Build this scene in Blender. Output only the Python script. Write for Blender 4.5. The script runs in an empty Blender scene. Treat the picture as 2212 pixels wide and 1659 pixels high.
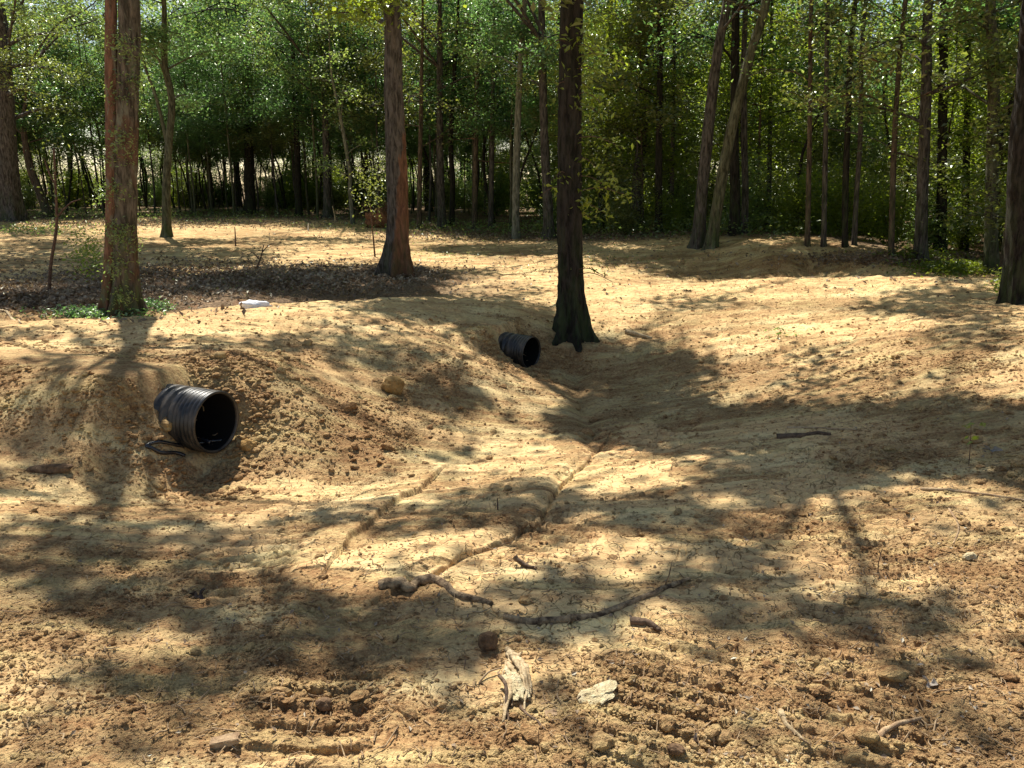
import bpy, math, random
import numpy as np
def tick(s): print('TICK', s, round(time.time()-_T0, 1))
from mathutils import Vector
C = bpy.context.scene.collection
SC = bpy.context.scene
# ------------------------------------------------------------------ camera
CAMZ = 1.7; PITCH = math.radians(14.4); FPX = 773.0; S = 1024/2212.0
cam = bpy.data.cameras.new("camera"); co = bpy.data.objects.new("camera", cam); C.objects.link(co)
cam.sensor_width = 36.0; cam.lens = 36.0*FPX/1024; cam.clip_start = 0.05; cam.clip_end = 3000
co.location = (0, 0, CAMZ); co.rotation_euler = (math.radians(90)-PITCH, 0, 0)
SC.camera = co
# ------------------------------------------------------------------ light
ELEV = math.radians(55); AZ = math.radians(20)        # sun stands behind the woods, a little to the left
SUN = np.array([-math.sin(AZ)*math.cos(ELEV), math.cos(AZ)*math.cos(ELEV), math.sin(ELEV)])
w = bpy.data.worlds.new("World"); SC.world = w; w.use_nodes = True
nt = w.node_tree; bg = nt.nodes['Background']; sky = nt.nodes.new('ShaderNodeTexSky')
sky.sky_type = 'NISHITA'; sky.sun_disc = False; sky.sun_elevation = ELEV; sky.sun_rotation = -AZ
sky.dust_density = 0.4
tint = nt.nodes.new('ShaderNodeMix'); tint.data_type = 'RGBA'; tint.blend_type = 'MULTIPLY'; tint.inputs[0].default_value = 1; tint.inputs[7].default_value = (1, .91, .80, 1)
nt.links.new(sky.outputs[0], tint.inputs[6]); nt.links.new(tint.outputs[2], bg.inputs[0]); bg.inputs[1].default_value = 0.09
sl = bpy.data.lights.new("sun", 'SUN'); sl.energy = 5.0; sl.angle = math.radians(0.55); sl.color = (1, .95, .85)
so = bpy.data.objects.new("sun", sl); C.objects.link(so)
so.rotation_euler = Vector(SUN).to_track_quat('Z', 'Y').to_euler()
SC.view_settings.view_transform = 'Standard'; SC.view_settings.look = 'None'
SC.view_settings.exposure = 0.88; SC.view_settings.gamma = 1.0
SC.cycles.max_bounces = 7; SC.cycles.diffuse_bounces = 4; SC.cycles.glossy_bounces = 2; SC.cycles.transmission_bounces = 5
# ------------------------------------------------------------------ noise
def _h(ix, iy, seed):
    n = (ix*374761393 + iy*668265263 + seed*1442695041) & 0x7fffffff
    n = ((n ^ (n >> 13))*1274126177) & 0x7fffffff
    n = ((n ^ (n >> 16))*668265263) & 0x7fffffff
    return ((n ^ (n >> 15)) & 0xffff)/65535.0
def noise(x, y, seed=0, per=0):
    x = np.asarray(x, float); y = np.asarray(y, float)
    ix = np.floor(x).astype(np.int64); iy = np.floor(y).astype(np.int64)
    fx = x-ix; fy = y-iy; u = fx*fx*(3-2*fx); v = fy*fy*(3-2*fy)
    a = ix; b = ix+1
    if per: a = ix % per; b = (ix+1) % per
    return ((_h(a, iy, seed)*(1-u)+_h(b, iy, seed)*u)*(1-v)+(_h(a, iy+1, seed)*(1-u)+_h(b, iy+1, seed)*u)*v)*2-1
def fbm(x, y, seed=0, o=4, g=.5):
    r = 0; a = 1.0; s = 0
    for i in range(o):
        r = r+a*noise(x*2**i+i*17.3, y*2**i-i*9.1, seed+i); s += a; a *= g
    return r/s
def sst(a, b, x):
    t = np.clip((x-a)/(b-a), 0, 1); return t*t*(3-2*t)
# ------------------------------------------------------------------ sight lines -> ground points
cp, sp = math.cos(PITCH), math.sin(PITCH)
def ray(u, v):
    a = (np.asarray(u, float)*S-512)/FPX; b = -(np.asarray(v, float)*S-384)/FPX
    return np.stack([a, cp+b*sp, -sp+b*cp], -1)          # per unit of depth
def atz(u, v, z):
    d = ray(u, v); t = (z-CAMZ)/d[..., 2]
    return d[..., 0]*t, d[..., 1]*t
def proj(x, y, z):
    dz = z-CAMZ; dep = y*cp-dz*sp; up = y*sp+dz*cp
    dep2 = np.where(dep > .2, dep, .2)
    return np.where(dep > .2, (x/dep2*FPX+512)/S, -9999), (384-up/dep2*FPX)/S
CP = [(0,1659,0),(1100,1659,0),(2212,1659,.03),(0,1300,-.03),(1100,1300,-.05),(2212,1300,.05),(0,1100,-.1),
 (460,1110,-.18),(1100,1110,-.2),(1700,1100,-.1),(2212,1000,.08),(460,990,-.32),(250,975,-.22),(0,980,-.12),(0,850,.08),
 (0,765,.2),(300,740,.24),(300,840,.1),(440,815,.2),(560,830,.13),(640,910,-.1),(600,720,.2),(900,700,.1),(0,700,.2),(300,688,.2),(500,668,.16),(800,650,.08),
 (1000,645,.05),(250,677,-.08),(60,678,-.05),(600,650,-.1),(250,600,0),(250,510,.2),(0,482,.3),(700,480,.3),(857,594,0),(1100,560,.0),(1115,515,.1),
 (650,560,.02),(1750,600,.2),(1500,612,.13),(1620,604,.2),(1900,599,.26),(2030,601,.3),(1750,588,-.05),(1600,590,-.08),(1650,640,.13),(1450,640,.05),(1330,640,.02),(2100,604,.33),(2190,655,.3),(1520,537,.24),(1700,522,.48),(1700,560,.2),(1900,547,.36),(1900,572,.16),(2080,580,-.02),
 (1150,797,-.43),(1238,730,-.2),(1110,700,-.02),(1250,850,-.46),(1250,950,-.4),(1250,1050,-.28),(1500,900,-.3),(1800,850,-.08),(1700,700,.02),
 (1450,720,-.12),(2100,750,.25),(2212,850,.2),(700,800,.02),(850,860,-.2),(1000,920,-.38),(900,955,-.36),(700,985,-.3),(1000,770,-.06),(1900,650,.16),(1300,560,.05)]
P = []
for u, v, z in CP:
    x, y = atz(u, v, z); P.append((x, y, z))
P += [(2.0,14.6,-.12),(3.8,14.5,-.16),(5.8,14.3,-.16),(7.6,14.3,-.04),(-3.2,11.3,-.14),(-1.8,12.7,-.1),(-4.3,10.4,-.12),(-6.5,10.2,-.12)]
for r in (55, 110, 250):
    for a in range(0, 360, 30):
        P.append((r*math.sin(math.radians(a)), r*math.cos(math.radians(a)), .3 if math.cos(math.radians(a)) > 0 else 0))
P += [(0,0,0),(2,0,0),(-2,0,0),(0,-6,0),(8,-3,0.1),(-8,-3,0),(-12,5,0),(12,6,.3),(-14,14,.1),(14,14,.2),(-20,30,.3),(20,30,.3),(0,34,.3),(9,30,.3),(5,22,.45),(9,22,.35),(-9,34,.3)]
P = np.array(P, float); n = len(P)
def U(r2): return .5*r2*np.log(r2+1e-9)
K = U((P[:, None, 0]-P[None, :, 0])**2+(P[:, None, 1]-P[None, :, 1])**2)+np.eye(n)*.006
Q = np.c_[np.ones(n), P[:, :2]]
W_ = np.linalg.solve(np.block([[K, Q], [Q.T, np.zeros((3, 3))]]), np.r_[P[:, 2], 0, 0, 0])
def tps(x, y):
    z = W_[n]+W_[n+1]*x+W_[n+2]*y
    for i in range(n): z = z+W_[i]*U((x-P[i, 0])**2+(y-P[i, 1])**2)
    return z
GX = np.arange(-34, 34.01, .1); GY = np.arange(-4, 46.01, .1); _gx, _gy = np.meshgrid(GX, GY); GZ = tps(_gx, _gy)
CX = np.arange(-620, 620.1, 5.); _gx, _gy = np.meshgrid(CX, CX); CZ = tps(_gx, _gy)
def bil(G, x0, y0, h, x, y):
    a = np.clip((x-x0)/h, 0, G.shape[1]-1.001); b = np.clip((y-y0)/h, 0, G.shape[0]-1.001); i = a.astype(int); j = b.astype(int); a = a-i; b = b-j
    return (G[j, i]*(1-a)+G[j, i+1]*a)*(1-b)+(G[j+1, i]*(1-a)+G[j+1, i+1]*a)*b
def base_h(x, y):
    m = sst(2, 0, np.maximum(np.abs(x)-32, np.abs(y-21)-23))
    return bil(GZ, GX[0], GY[0], .1, x, y)*m+bil(CZ, CX[0], CX[0], 5., x, y)*(1-m)
def H0(x, y):
    x = np.asarray(x, float); y = np.asarray(y, float); r = np.hypot(x, y)
    return np.clip(base_h(x, y), -1, 1.2)+.035*fbm(x*.6, y*.6, 3, 3)*sst(1, 5, r)
def hit(u, v, h=H0):
    u = np.atleast_1d(np.asarray(u, float)); v = np.atleast_1d(np.asarray(v, float))
    d = ray(u, v); t = np.geomspace(1.2, 140, 260); i = []
    for k in range(0, len(u), 4000):
        e = d[k:k+4000]; x = e[:, None, 0]*t; y = e[:, None, 1]*t; z = CAMZ+e[:, None, 2]*t
        below = z < h(x.ravel(), y.ravel()).reshape(x.shape); i.append(np.where(below.any(1), below.argmax(1), len(t)-1))
    i = np.concatenate(i)
    i = np.maximum(i, 1); lo = t[i-1]; hi = t[i]
    for _ in range(12):
        m = (lo+hi)/2; b = CAMZ+d[:, 2]*m < h(d[:, 0]*m, d[:, 1]*m)
        hi = np.where(b, m, hi); lo = np.where(b, lo, m)
    return np.stack([d[:, 0]*hi, d[:, 1]*hi, CAMZ+d[:, 2]*hi], -1)
def hit1(u, v): return hit(u, v)[0]
# ------------------------------------------------------------------ ruts, treads
def seg_dist(x, y, pts):
    best = np.full(x.shape, 1e9); side = np.zeros(x.shape); along = np.zeros(x.shape); L = 0
    for a, b in zip(pts[:-1], pts[1:]):
        dx, dy = b[0]-a[0], b[1]-a[1]; l = math.hypot(dx, dy)
        t = np.clip(((x-a[0])*dx+(y-a[1])*dy)/l/l, 0, 1)
        ex = x-a[0]-t*dx; ey = y-a[1]-t*dy; d = np.hypot(ex, ey)
        m = d < best
        best = np.where(m, d, best); side = np.where(m, np.sign(ex*dy-ey*dx), side); along = np.where(m, L+t*l, along)
        L += l
    return best, side, along
def gp(pts): return [tuple(hit1(u, v)[:2]) for u, v in pts]
RUT1 = gp([(905,1255),(1000,1205),(1100,1160),(1160,1128),(1215,1035),(1290,965)])
RUT2 = gp([(745,1190),(830,1108),(930,1040)])
RUT3 = gp([(1240,760),(1250,850),(1290,965)])
TR = [gp([(1060,1330),(1180,1190),(1400,980),(1480,900)]), gp([(640,1659),(760,1330),(980,1130),(1130,1010)]),
      gp([(1880,1659),(1870,1350),(1880,1120),(1860,980)]), gp([(1400,1659),(1560,1300),(1750,1050),(1850,930)]),
      gp([(380,1659),(560,1200),(760,1010)])]
LANE = gp([(-200,735),(250,712),(600,685),(1000,658),(1330,642),(1560,625),(1800,612),(2150,618),(2500,640)])
PIPES = []
def pipe_axis(u, v, r, tocam_deg, Y):
    d = ray(u, v); t = Y/d[1]; c = np.array([d[0]*t, Y, CAMZ+d[2]*t])
    a = math.atan2(-c[1], -c[0])+math.radians(tocam_deg)
    return c, np.array([math.cos(a), math.sin(a), -.03]), r
PIPES.append(pipe_axis(468, 912, .238, 46, 5.55)); PIPES.append(pipe_axis(1148, 762, .2, 56, 9.1))
def surf(x, y, det=1.0):
    """height and colour masks of the soil"""
    r = np.hypot(x, y); z = H0(x, y)
    loose = sst(-.15, .5, fbm(x*.55+5, y*.55, 21, 3)+.25*fbm(x*2.3, y*2.3, 22, 2))
    for k, (u, v, ru, rv, s) in enumerate(ZON):
        loose = loose+s*np.exp(-((x-u)/ru)**2-((y-v)/rv)**2)
    dl, _, al_ = seg_dist(x, y, LANE); lane = 1-sst(.7, 1.5, dl+.25*noise(x*1.5, y*1.5, 19)); loose = np.clip(loose, 0, 1)*(1-.85*lane)
    far = 1-sst(12, 40, r)*.6
    z = z+.016*fbm(x*2.2, y*2.2, 31, 3)*far
    near = sst(9, 4, r); fr = sst(6, 9, r)*sst(45, 25, r); z = z+fr*det*(.016*noise(x*6, y*6, 45)+.014*noise(x*11, y*11, 46)*sst(22, 14, r))
    z = z+(.009*np.abs(fbm(x*7, y*7, 33, 3))*(.25+.6*loose)+0)*det
    l2 = noise(x*11+3*noise(x*3, y*3, 9), y*11+3*noise(x*3, y*3, 8), 37)
    z = z+.005*loose*sst(.15, .8, l2)*det
    # crusted plates with stepped edges
    pl = fbm(x*2.6+1.5*noise(x*1.3, y*1.3, 4), y*3.8, 41, 5, .55); plate = sst(-.07, -.02, pl)*(1-loose*.6); plate = np.maximum(plate, .6*lane)
    z = z+.010*plate*det+.005*sst(.2, .24, pl)*det
    z = z-lane*.012*(1-sst(.04, .16, np.abs(dl-.62)))*det; ro = (1-.9*plate)*(.30+.42*loose)
    ck = fbm(x*9+2*noise(x*5, y*5, 6), y*9+2*noise(x*5, y*5, 7), 43, 2)
    z = z+det*(ro*(.013*fbm(x*22, y*22, 35, 2)+.007*near*noise(x*55, y*55, 36)+.004*near*noise(x*110, y*110, 34)-.016*near*.55*sst(.2, .6, noise(x*15+9, y*15, 38)))-.014*near*plate*np.exp(-(ck/.035)**2)*sst(-.2, .3, noise(x*3, y*3, 44)))
    tread = 0*z
    for i, t in enumerate(TR):
        d, s, al = seg_dist(x, y, t)
        m = (1-sst(.17, .21, d))*sst(-.25-.4*(i == 2), .05-.3*(i == 2), fbm(x*1.4, y*1.4, 50+i, 2))*(1-sst(7.5, 10, r))
        rib = sst(-.2, .35, np.sin(al*2*math.pi/.095+.5*noise(x*4, y*4, 60+i)))
        z = z+m*(.020*rib*(1+.3*noise(x*20, y*20, 66))-.016)+.018*np.exp(-((d-.25)/.05)**2)*(1-sst(7, 10, r))*(.3+loose)*.7; tread = np.maximum(tread, m)
    d, s, al = seg_dist(x, y, RUT1)
    wob = .02*noise(al*6, al*0+2, 71)
    z = z+.03*(1-sst(.0, .015, (d*s+wob)))*np.exp(-(d/.35)**2)*1.2-.035*np.exp(-((d+wob)/.04)**2)
    d, s, al = seg_dist(x, y, RUT2)
    z = z+.045*(1-sst(-.01, .012, (d*s+.03*noise(al*6, al*0, 72))))*np.exp(-(d/.35)**2)
    d, s, al = seg_dist(x, y, RUT3)
    z = z-.06*np.exp(-((d+.05*noise(al*4, al*0, 73))/.1)**2)
    litter = litmask(x, y)
    z = z+litter*.03*fbm(x*3, y*3, 81, 3)
    # soil heaped against and pulled away from the pipe mouths
    for c, a, rr in PIPES:
        qx, qy = x-c[0], y-c[1]; al = qx*a[0]+qy*a[1]; pe = np.abs(-qx*a[1]+qy*a[0])
        m = np.exp(-((al-.12)/.3)**2)*np.exp(-(pe/(rr*1.25))**2)
        z = z*(1-m)+m*np.minimum(z, c[2]-rr+.03+.02*noise(x*9, y*9, 91))
        z = z+.07*np.exp(-((pe-rr*1.55)/.1)**2)*np.exp(-((al+.1)/.3)**2)*(.5+.5*noise(x*6, y*6, 92))
        sgn = -qx*a[1]+qy*a[0]                                 # positive away from the lens
        ql = al+.07*noise(x*5, y*5, 93); f = rr/.225
        lev = c[2]-rr+.02+rr*1.0*sst(-.10*f, -.34*f, ql+.1*sst(-.05, .1, sgn))+(rr+.09)*sst(-.30*f, -.56*f, ql)
        wd = np.exp(-np.clip((pe-.12)/(rr*2.4), 0, 9)**2)*sst(.02, -.12, al)*sst(-3.6, -2.4, al); z = z+wd*np.maximum(lev-z, 0)
    return z, loose, plate, tread, litter
EDGE = hit([-300,0,300,700,900,1100,1300,1500,1700,1900,2050,2160,2300], [478,476,470,476,495,520,522,515,512,540,558,600,640])
EA = np.arctan2(EDGE[:, 0], EDGE[:, 1]); ER = np.hypot(EDGE[:, 0], EDGE[:, 1])
def litmask(x, y):
    a = np.arctan2(x, y); r = np.hypot(x, y); e = np.interp(a, EA, ER)
    m = sst(.96, 1.06, r/e+.07*fbm(x*.5, y*.5, 12, 3))*(y > 5)
    p = np.exp(-(np.abs((x+3.6)/3.9)**3)-(np.abs((y-13.2)/1.7)**3))*1.0+np.exp(-((x+6.3)/2.6)**2-((y-12.2)/1.8)**2)*.9+np.exp(-((x+2.0)/1.5)**2-((y-15.2)/.9)**2)*.8+np.exp(-((x+4.)/3)**2-((y-16.5)/2)**2)*.5
    return np.clip(np.maximum(m, p*sst(-.3, .3, fbm(x*1.2, y*1.2, 14, 3)+p-.4)), 0, 1)
ZON = []
for u, v, ru, rv, s in [(500,800,1.6,.7,1),(100,880,1.2,.7,.8),(640,900,.7,.5,.8),(200,1540,.9,.35,.4),(620,1400,.8,.4,.4),(2000,1500,.7,.5,.3),(1350,820,1.4,1.3,.9),(1100,740,1.0,.8,.8),
                        (1000,1480,.3,.2,-.9),(100,1500,.25,.2,-1),(830,1620,.3,.12,-1),(1800,720,2,1,-.5),(1250,1300,.35,.3,-.7),(500,1200,.5,.4,-.7)]:
    p = hit1(u, v); ZON.append((p[0], p[1], ru, rv, s))
def hitd(u, v):
    """first point of the detailed surface along each sight line"""
    g = hit(u, v)-np.array([0, 0, CAMZ]); k = np.linspace(.72, 1.12, 161); q = g[:, None]*k[None, :, None]
    z = H(q[..., 0].ravel(), q[..., 1].ravel()).reshape(q.shape[:2]); b = q[..., 2]+CAMZ < z
    i = np.where(b.any(1), b.argmax(1), 112); r = q[np.arange(len(g)), i]; r[:, 2] += CAMZ; return r
def H(x, y):
    return surf(np.atleast_1d(np.asarray(x, float)), np.atleast_1d(np.asarray(y, float)))[0]
# ------------------------------------------------------------------ where the photograph's ground lies in shade
SH = [(600,522,260,9,.5),(1000,590,120,12,.55),(350,615,220,22,.6),(820,640,150,10,.5),(1500,590,110,10,.5),(1000,672,230,26,.8),(1130,730,130,50,.9),(1340,815,190,75,1),(1300,900,190,50,1),(1690,940,400,72,.95),(2080,960,220,75,.9),(1700,1035,260,38,.8),
 (1990,890,220,22,.7),(90,1020,140,55,.8),(260,1160,330,50,.75),(880,1120,290,38,.8),(1090,1065,150,35,.6),(360,1290,330,55,.8),(740,1390,340,85,1),(380,1460,300,45,.85),(960,1330,160,40,.8),
 (1270,1285,230,38,.85),(1240,1345,160,40,.8),(1570,1230,150,90,.85),(1900,1335,380,50,.95),(1450,1095,210,45,.85),(1200,1220,90,25,.3),(2110,1470,100,60,.6),(2150,1600,90,40,.5),(60,1240,120,40,.6),
 (130,560,300,60,.65),(120,645,200,30,.55),(700,605,270,38,.8),(450,560,160,25,.6),(1090,540,180,14,.85),(1370,550,110,12,.6),(1560,565,190,30,.65),(1850,570,130,14,.5),(2060,660,180,40,.65),(2120,730,110,30,.6),
 (1720,574,260,13,.7),(1960,572,120,10,.5),(1700,545,180,9,.5),(640,750,120,22,.55),(800,770,110,25,.6),(930,845,150,25,.6),(100,735,230,22,.6),(430,745,150,20,.5),(80,890,90,60,.4),(1010,960,120,25,.5),(330,1060,120,22,.35),(1500,655,130,18,.5),(1600,1400,130,20,.4),(1780,470,600,30,.3),(600,470,700,20,.8)]
def dark(x, y):
    u, v = proj(x, y, H0(x, y)); q = np.zeros(u.shape)
    wob = .35*noise(x*.9, y*.9, 5)
    for a, b, c, d, s in SH:
        q = np.maximum(q, s*(1-sst(.75, 1.25, np.sqrt(((u-a)/c)**2+((v-b)/d)**2)+wob)))
    out = (u < -150) | (u > 2360) | (v > 1800)
    return np.where(out, .55, q)
def shade_keep(p, rng, floor=.05):
    """thin the crown where it would stand between the sun and the open ground"""
    t = (p[:, 2]-0)/SUN[2]; gx = p[:, 0]-SUN[0]*t; gy = p[:, 1]-SUN[1]*t
    return rng.random(len(p)) < floor+dark(gx, gy)
# ------------------------------------------------------------------ mesh helpers
def mesh(name, V, F, mat, parent=None, smooth=True, attrs=None, loc=None):
    """V (n,3); F (m,k) array, or list of such arrays"""
    if not isinstance(F, list): F = [F]
    V = np.asarray(V, np.float32)
    me = bpy.data.meshes.new(name); F = [np.asarray(f, np.int32) for f in F if len(f)]
    me.vertices.add(len(V)); me.vertices.foreach_set('co', V.ravel())
    idx = np.concatenate([f.ravel() for f in F]); tot = np.concatenate([np.full(len(f), f.shape[1], np.int32) for f in F])
    me.loops.add(len(idx)); me.loops.foreach_set('vertex_index', idx)
    me.polygons.add(len(tot)); me.polygons.foreach_set('loop_start', np.r_[0, np.cumsum(tot)[:-1]].astype(np.int32))
    me.polygons.foreach_set('loop_total', tot)
    me.update(calc_edges=True)
    me.polygons.foreach_set('use_smooth', np.full(len(tot), smooth))
    for k, a in (attrs or {}).items():
        at = me.attributes.new(k, 'FLOAT', 'POINT'); at.data.foreach_set('value', np.asarray(a, np.float32))
    me.materials.append(mat)
    o = bpy.data.objects.new(name, me); C.objects.link(o)
    if parent: o.parent = parent
    if loc is not None: o.location = loc
    return o
def tag(o, label=None, cat=None, group=None, kind=None):
    if label: o['label'] = label
    if cat: o['category'] = cat
    if group: o['group'] = group
    if kind: o['kind'] = kind
    return o
def thing(name, label, cat, loc=(0, 0, 0), group=None):
    o = bpy.data.objects.new(name, None); o.empty_display_size = .2; C.objects.link(o); o.location = loc
    return tag(o, label, cat, group)
def copy_tree(root, loc, rz, sc, label, cat, group):
    r = root.copy(); C.objects.link(r); r.location = loc; r.rotation_euler = (0, 0, rz); r.scale = sc
    tag(r, label, cat, group)
    for ch in list(root.children):
        c = ch.copy(); C.objects.link(c); c.parent = r
    return r
def smooth_path(pts, n):
    pts = np.asarray(pts, float); m = len(pts)
    if m < 3: t = np.linspace(0, 1, n)[:, None]; return pts[0]*(1-t)+pts[-1]*t
    t = np.linspace(0, m-1, n); i = np.clip(t.astype(int), 0, m-2); f = (t-i)[:, None]
    p0 = pts[np.maximum(i-1, 0)]; p1 = pts[i]; p2 = pts[i+1]; p3 = pts[np.minimum(i+2, m-1)]
    return .5*((2*p1)+(-p0+p2)*f+(2*p0-5*p1+4*p2-p3)*f*f+(-p0+3*p1-3*p2+p3)*f**3)
class Tubes:
    def __init__(s): s.V = []; s.F = []; s.T = []; s.n = 0
    def add(s, pts, rad, sides=6, fn=None, cap=True):
        pts = np.asarray(pts, float); m = len(pts); rad = np.broadcast_to(np.asarray(rad, float), (m,))
        tg = np.gradient(pts, axis=0); tg /= np.linalg.norm(tg, axis=1)[:, None]+1e-9
        ref = np.array([1., 0, 0]) if abs(tg[:, 2]).mean() > .6 else np.array([0, 0, 1.])
        a = ref-tg*(tg@ref)[:, None]; a /= np.linalg.norm(a, axis=1)[:, None]+1e-9; b = np.cross(tg, a)
        th = np.linspace(0, 2*math.pi, sides, endpoint=False)
        R = rad[:, None]*np.ones(sides)
        if fn is not None: R = fn(pts, th, rad)
        v = pts[:, None]+R[..., None]*(np.cos(th)[None, :, None]*a[:, None]+np.sin(th)[None, :, None]*b[:, None])
        i = np.arange(m-1)[:, None]*sides; j = np.arange(sides)[None]; j2 = (j+1) % sides
        f = np.stack([i+j, i+j2, i+j2+sides, i+j+sides], -1).reshape(-1, 4)+s.n
        s.V.append(v.reshape(-1, 3)); s.F.append(f); k = m*sides
        if cap:
            s.V.append(pts[[0, -1]]); c0 = s.n+k; jj = np.arange(sides); 
            s.T.append(np.stack([np.full(sides, c0), s.n+(jj+1) % sides, s.n+jj], -1))
            s.T.append(np.stack([np.full(sides, c0+1), s.n+k-sides+jj, s.n+k-sides+(jj+1) % sides], -1)); k += 2
        s.n += k
    def build(s, name, mat, parent=None, **kw):
        return mesh(name, np.concatenate(s.V), [np.concatenate(s.F)]+([np.concatenate(s.T)] if s.T else []), mat, parent, **kw)
def leaves(rng, c, size, up=.7, asp=.55, fold=.12):
    """one small kite per leaf at the points c"""
    n = len(c); nn = rng.normal(size=(n, 3)); nn /= np.linalg.norm(nn, axis=1)[:, None]; nn[:, 2] = np.abs(nn[:, 2])+up
    nn /= np.linalg.norm(nn, axis=1)[:, None]
    a = rng.normal(size=(n, 3)); a -= nn*(a*nn).sum(1)[:, None]; a /= np.linalg.norm(a, axis=1)[:, None]; b = np.cross(nn, a)
    L = (size*rng.uniform(.65, 1.3, n))[:, None]
    V = np.stack([c-a*L*.5, c+b*L*asp*.5-a*L*.08+nn*L*fold, c+a*L*.5, c-b*L*asp*.5-a*L*.08+nn*L*fold], 1).reshape(-1, 3)
    F = np.arange(n*4).reshape(-1, 4)
    return V, F, np.repeat(rng.random(n), 4)
def clumps(rng, segs, ncl, per, spread, flat=.5):
    segs = np.asarray(segs); L = np.linalg.norm(segs[:, 1]-segs[:, 0], axis=1); k = rng.choice(len(segs), ncl, p=L/L.sum())
    t = rng.random(ncl)[:, None]; c = segs[k, 0]*(1-t)+segs[k, 1]*t+rng.normal(size=(ncl, 3))*spread*.6
    c = np.repeat(c, per, 0); return c+rng.normal(size=c.shape)*spread*np.array([1, 1, flat])
# ------------------------------------------------------------------ materials
class M:
    def __init__(s, name):
        s.m = bpy.data.materials.new(name); s.m.use_nodes = True; s.t = s.m.node_tree; s.p = s.t.nodes['Principled BSDF']; s.out = s.t.nodes['Material Output']
        s.tc = s.t.nodes.new('ShaderNodeTexCoord')
    def N(s, ty, **kw):
        n = s.t.nodes.new(ty)
        for k, v in kw.items():
            if k in ('inp',):
                for a, b in v.items(): s.put(n.inputs[a], b)
            else: setattr(n, k, v)
        return n
    def put(s, sock, v):
        if isinstance(v, bpy.types.NodeSocket): s.t.links.new(v, sock)
        elif isinstance(v, (tuple, list)) and len(v) == 3 and sock.type == 'RGBA': sock.default_value = (*v, 1)
        else: sock.default_value = v
    def mapped(s, scale=(1, 1, 1), src='Object'):
        return s.N('ShaderNodeMapping', inp={'Vector': s.tc.outputs[src], 'Scale': scale}).outputs[0]
    def noise(s, scale, detail=4, rough=.55, vec=None, dist=0):
        return s.N('ShaderNodeTexNoise', inp={'Vector': vec or s.tc.outputs['Object'], 'Scale': scale, 'Detail': detail, 'Roughness': rough, 'Distortion': dist}).outputs[0]
    def ramp(s, f, a, b, c0=0., c1=1.):
        return s.N('ShaderNodeMapRange', inp={'Value': f, 'From Min': a, 'From Max': b, 'To Min': c0, 'To Max': c1}).outputs[0]
    def mix(s, f, a, b, mode='MIX'):
        n = s.N('ShaderNodeMix', data_type='RGBA', blend_type=mode); s.put(n.inputs[0], f); s.put(n.inputs[6], a); s.put(n.inputs[7], b); return n.outputs[2]
    def math(s, op, a, b=0., c=0.):
        n = s.N('ShaderNodeMath', operation=op); s.put(n.inputs[0], a); s.put(n.inputs[1], b); s.put(n.inputs[2], c); return n.outputs[0]
    def attr(s, name): return s.N('ShaderNodeAttribute', attribute_name=name).outputs['Fac']
    def bump(s, h, dist, strength=1.0, nrm=None):
        n = s.N('ShaderNodeBump', inp={'Height': h, 'Distance': dist, 'Strength': strength})
        if nrm: s.put(n.inputs['Normal'], nrm)
        return n.outputs[0]
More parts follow.
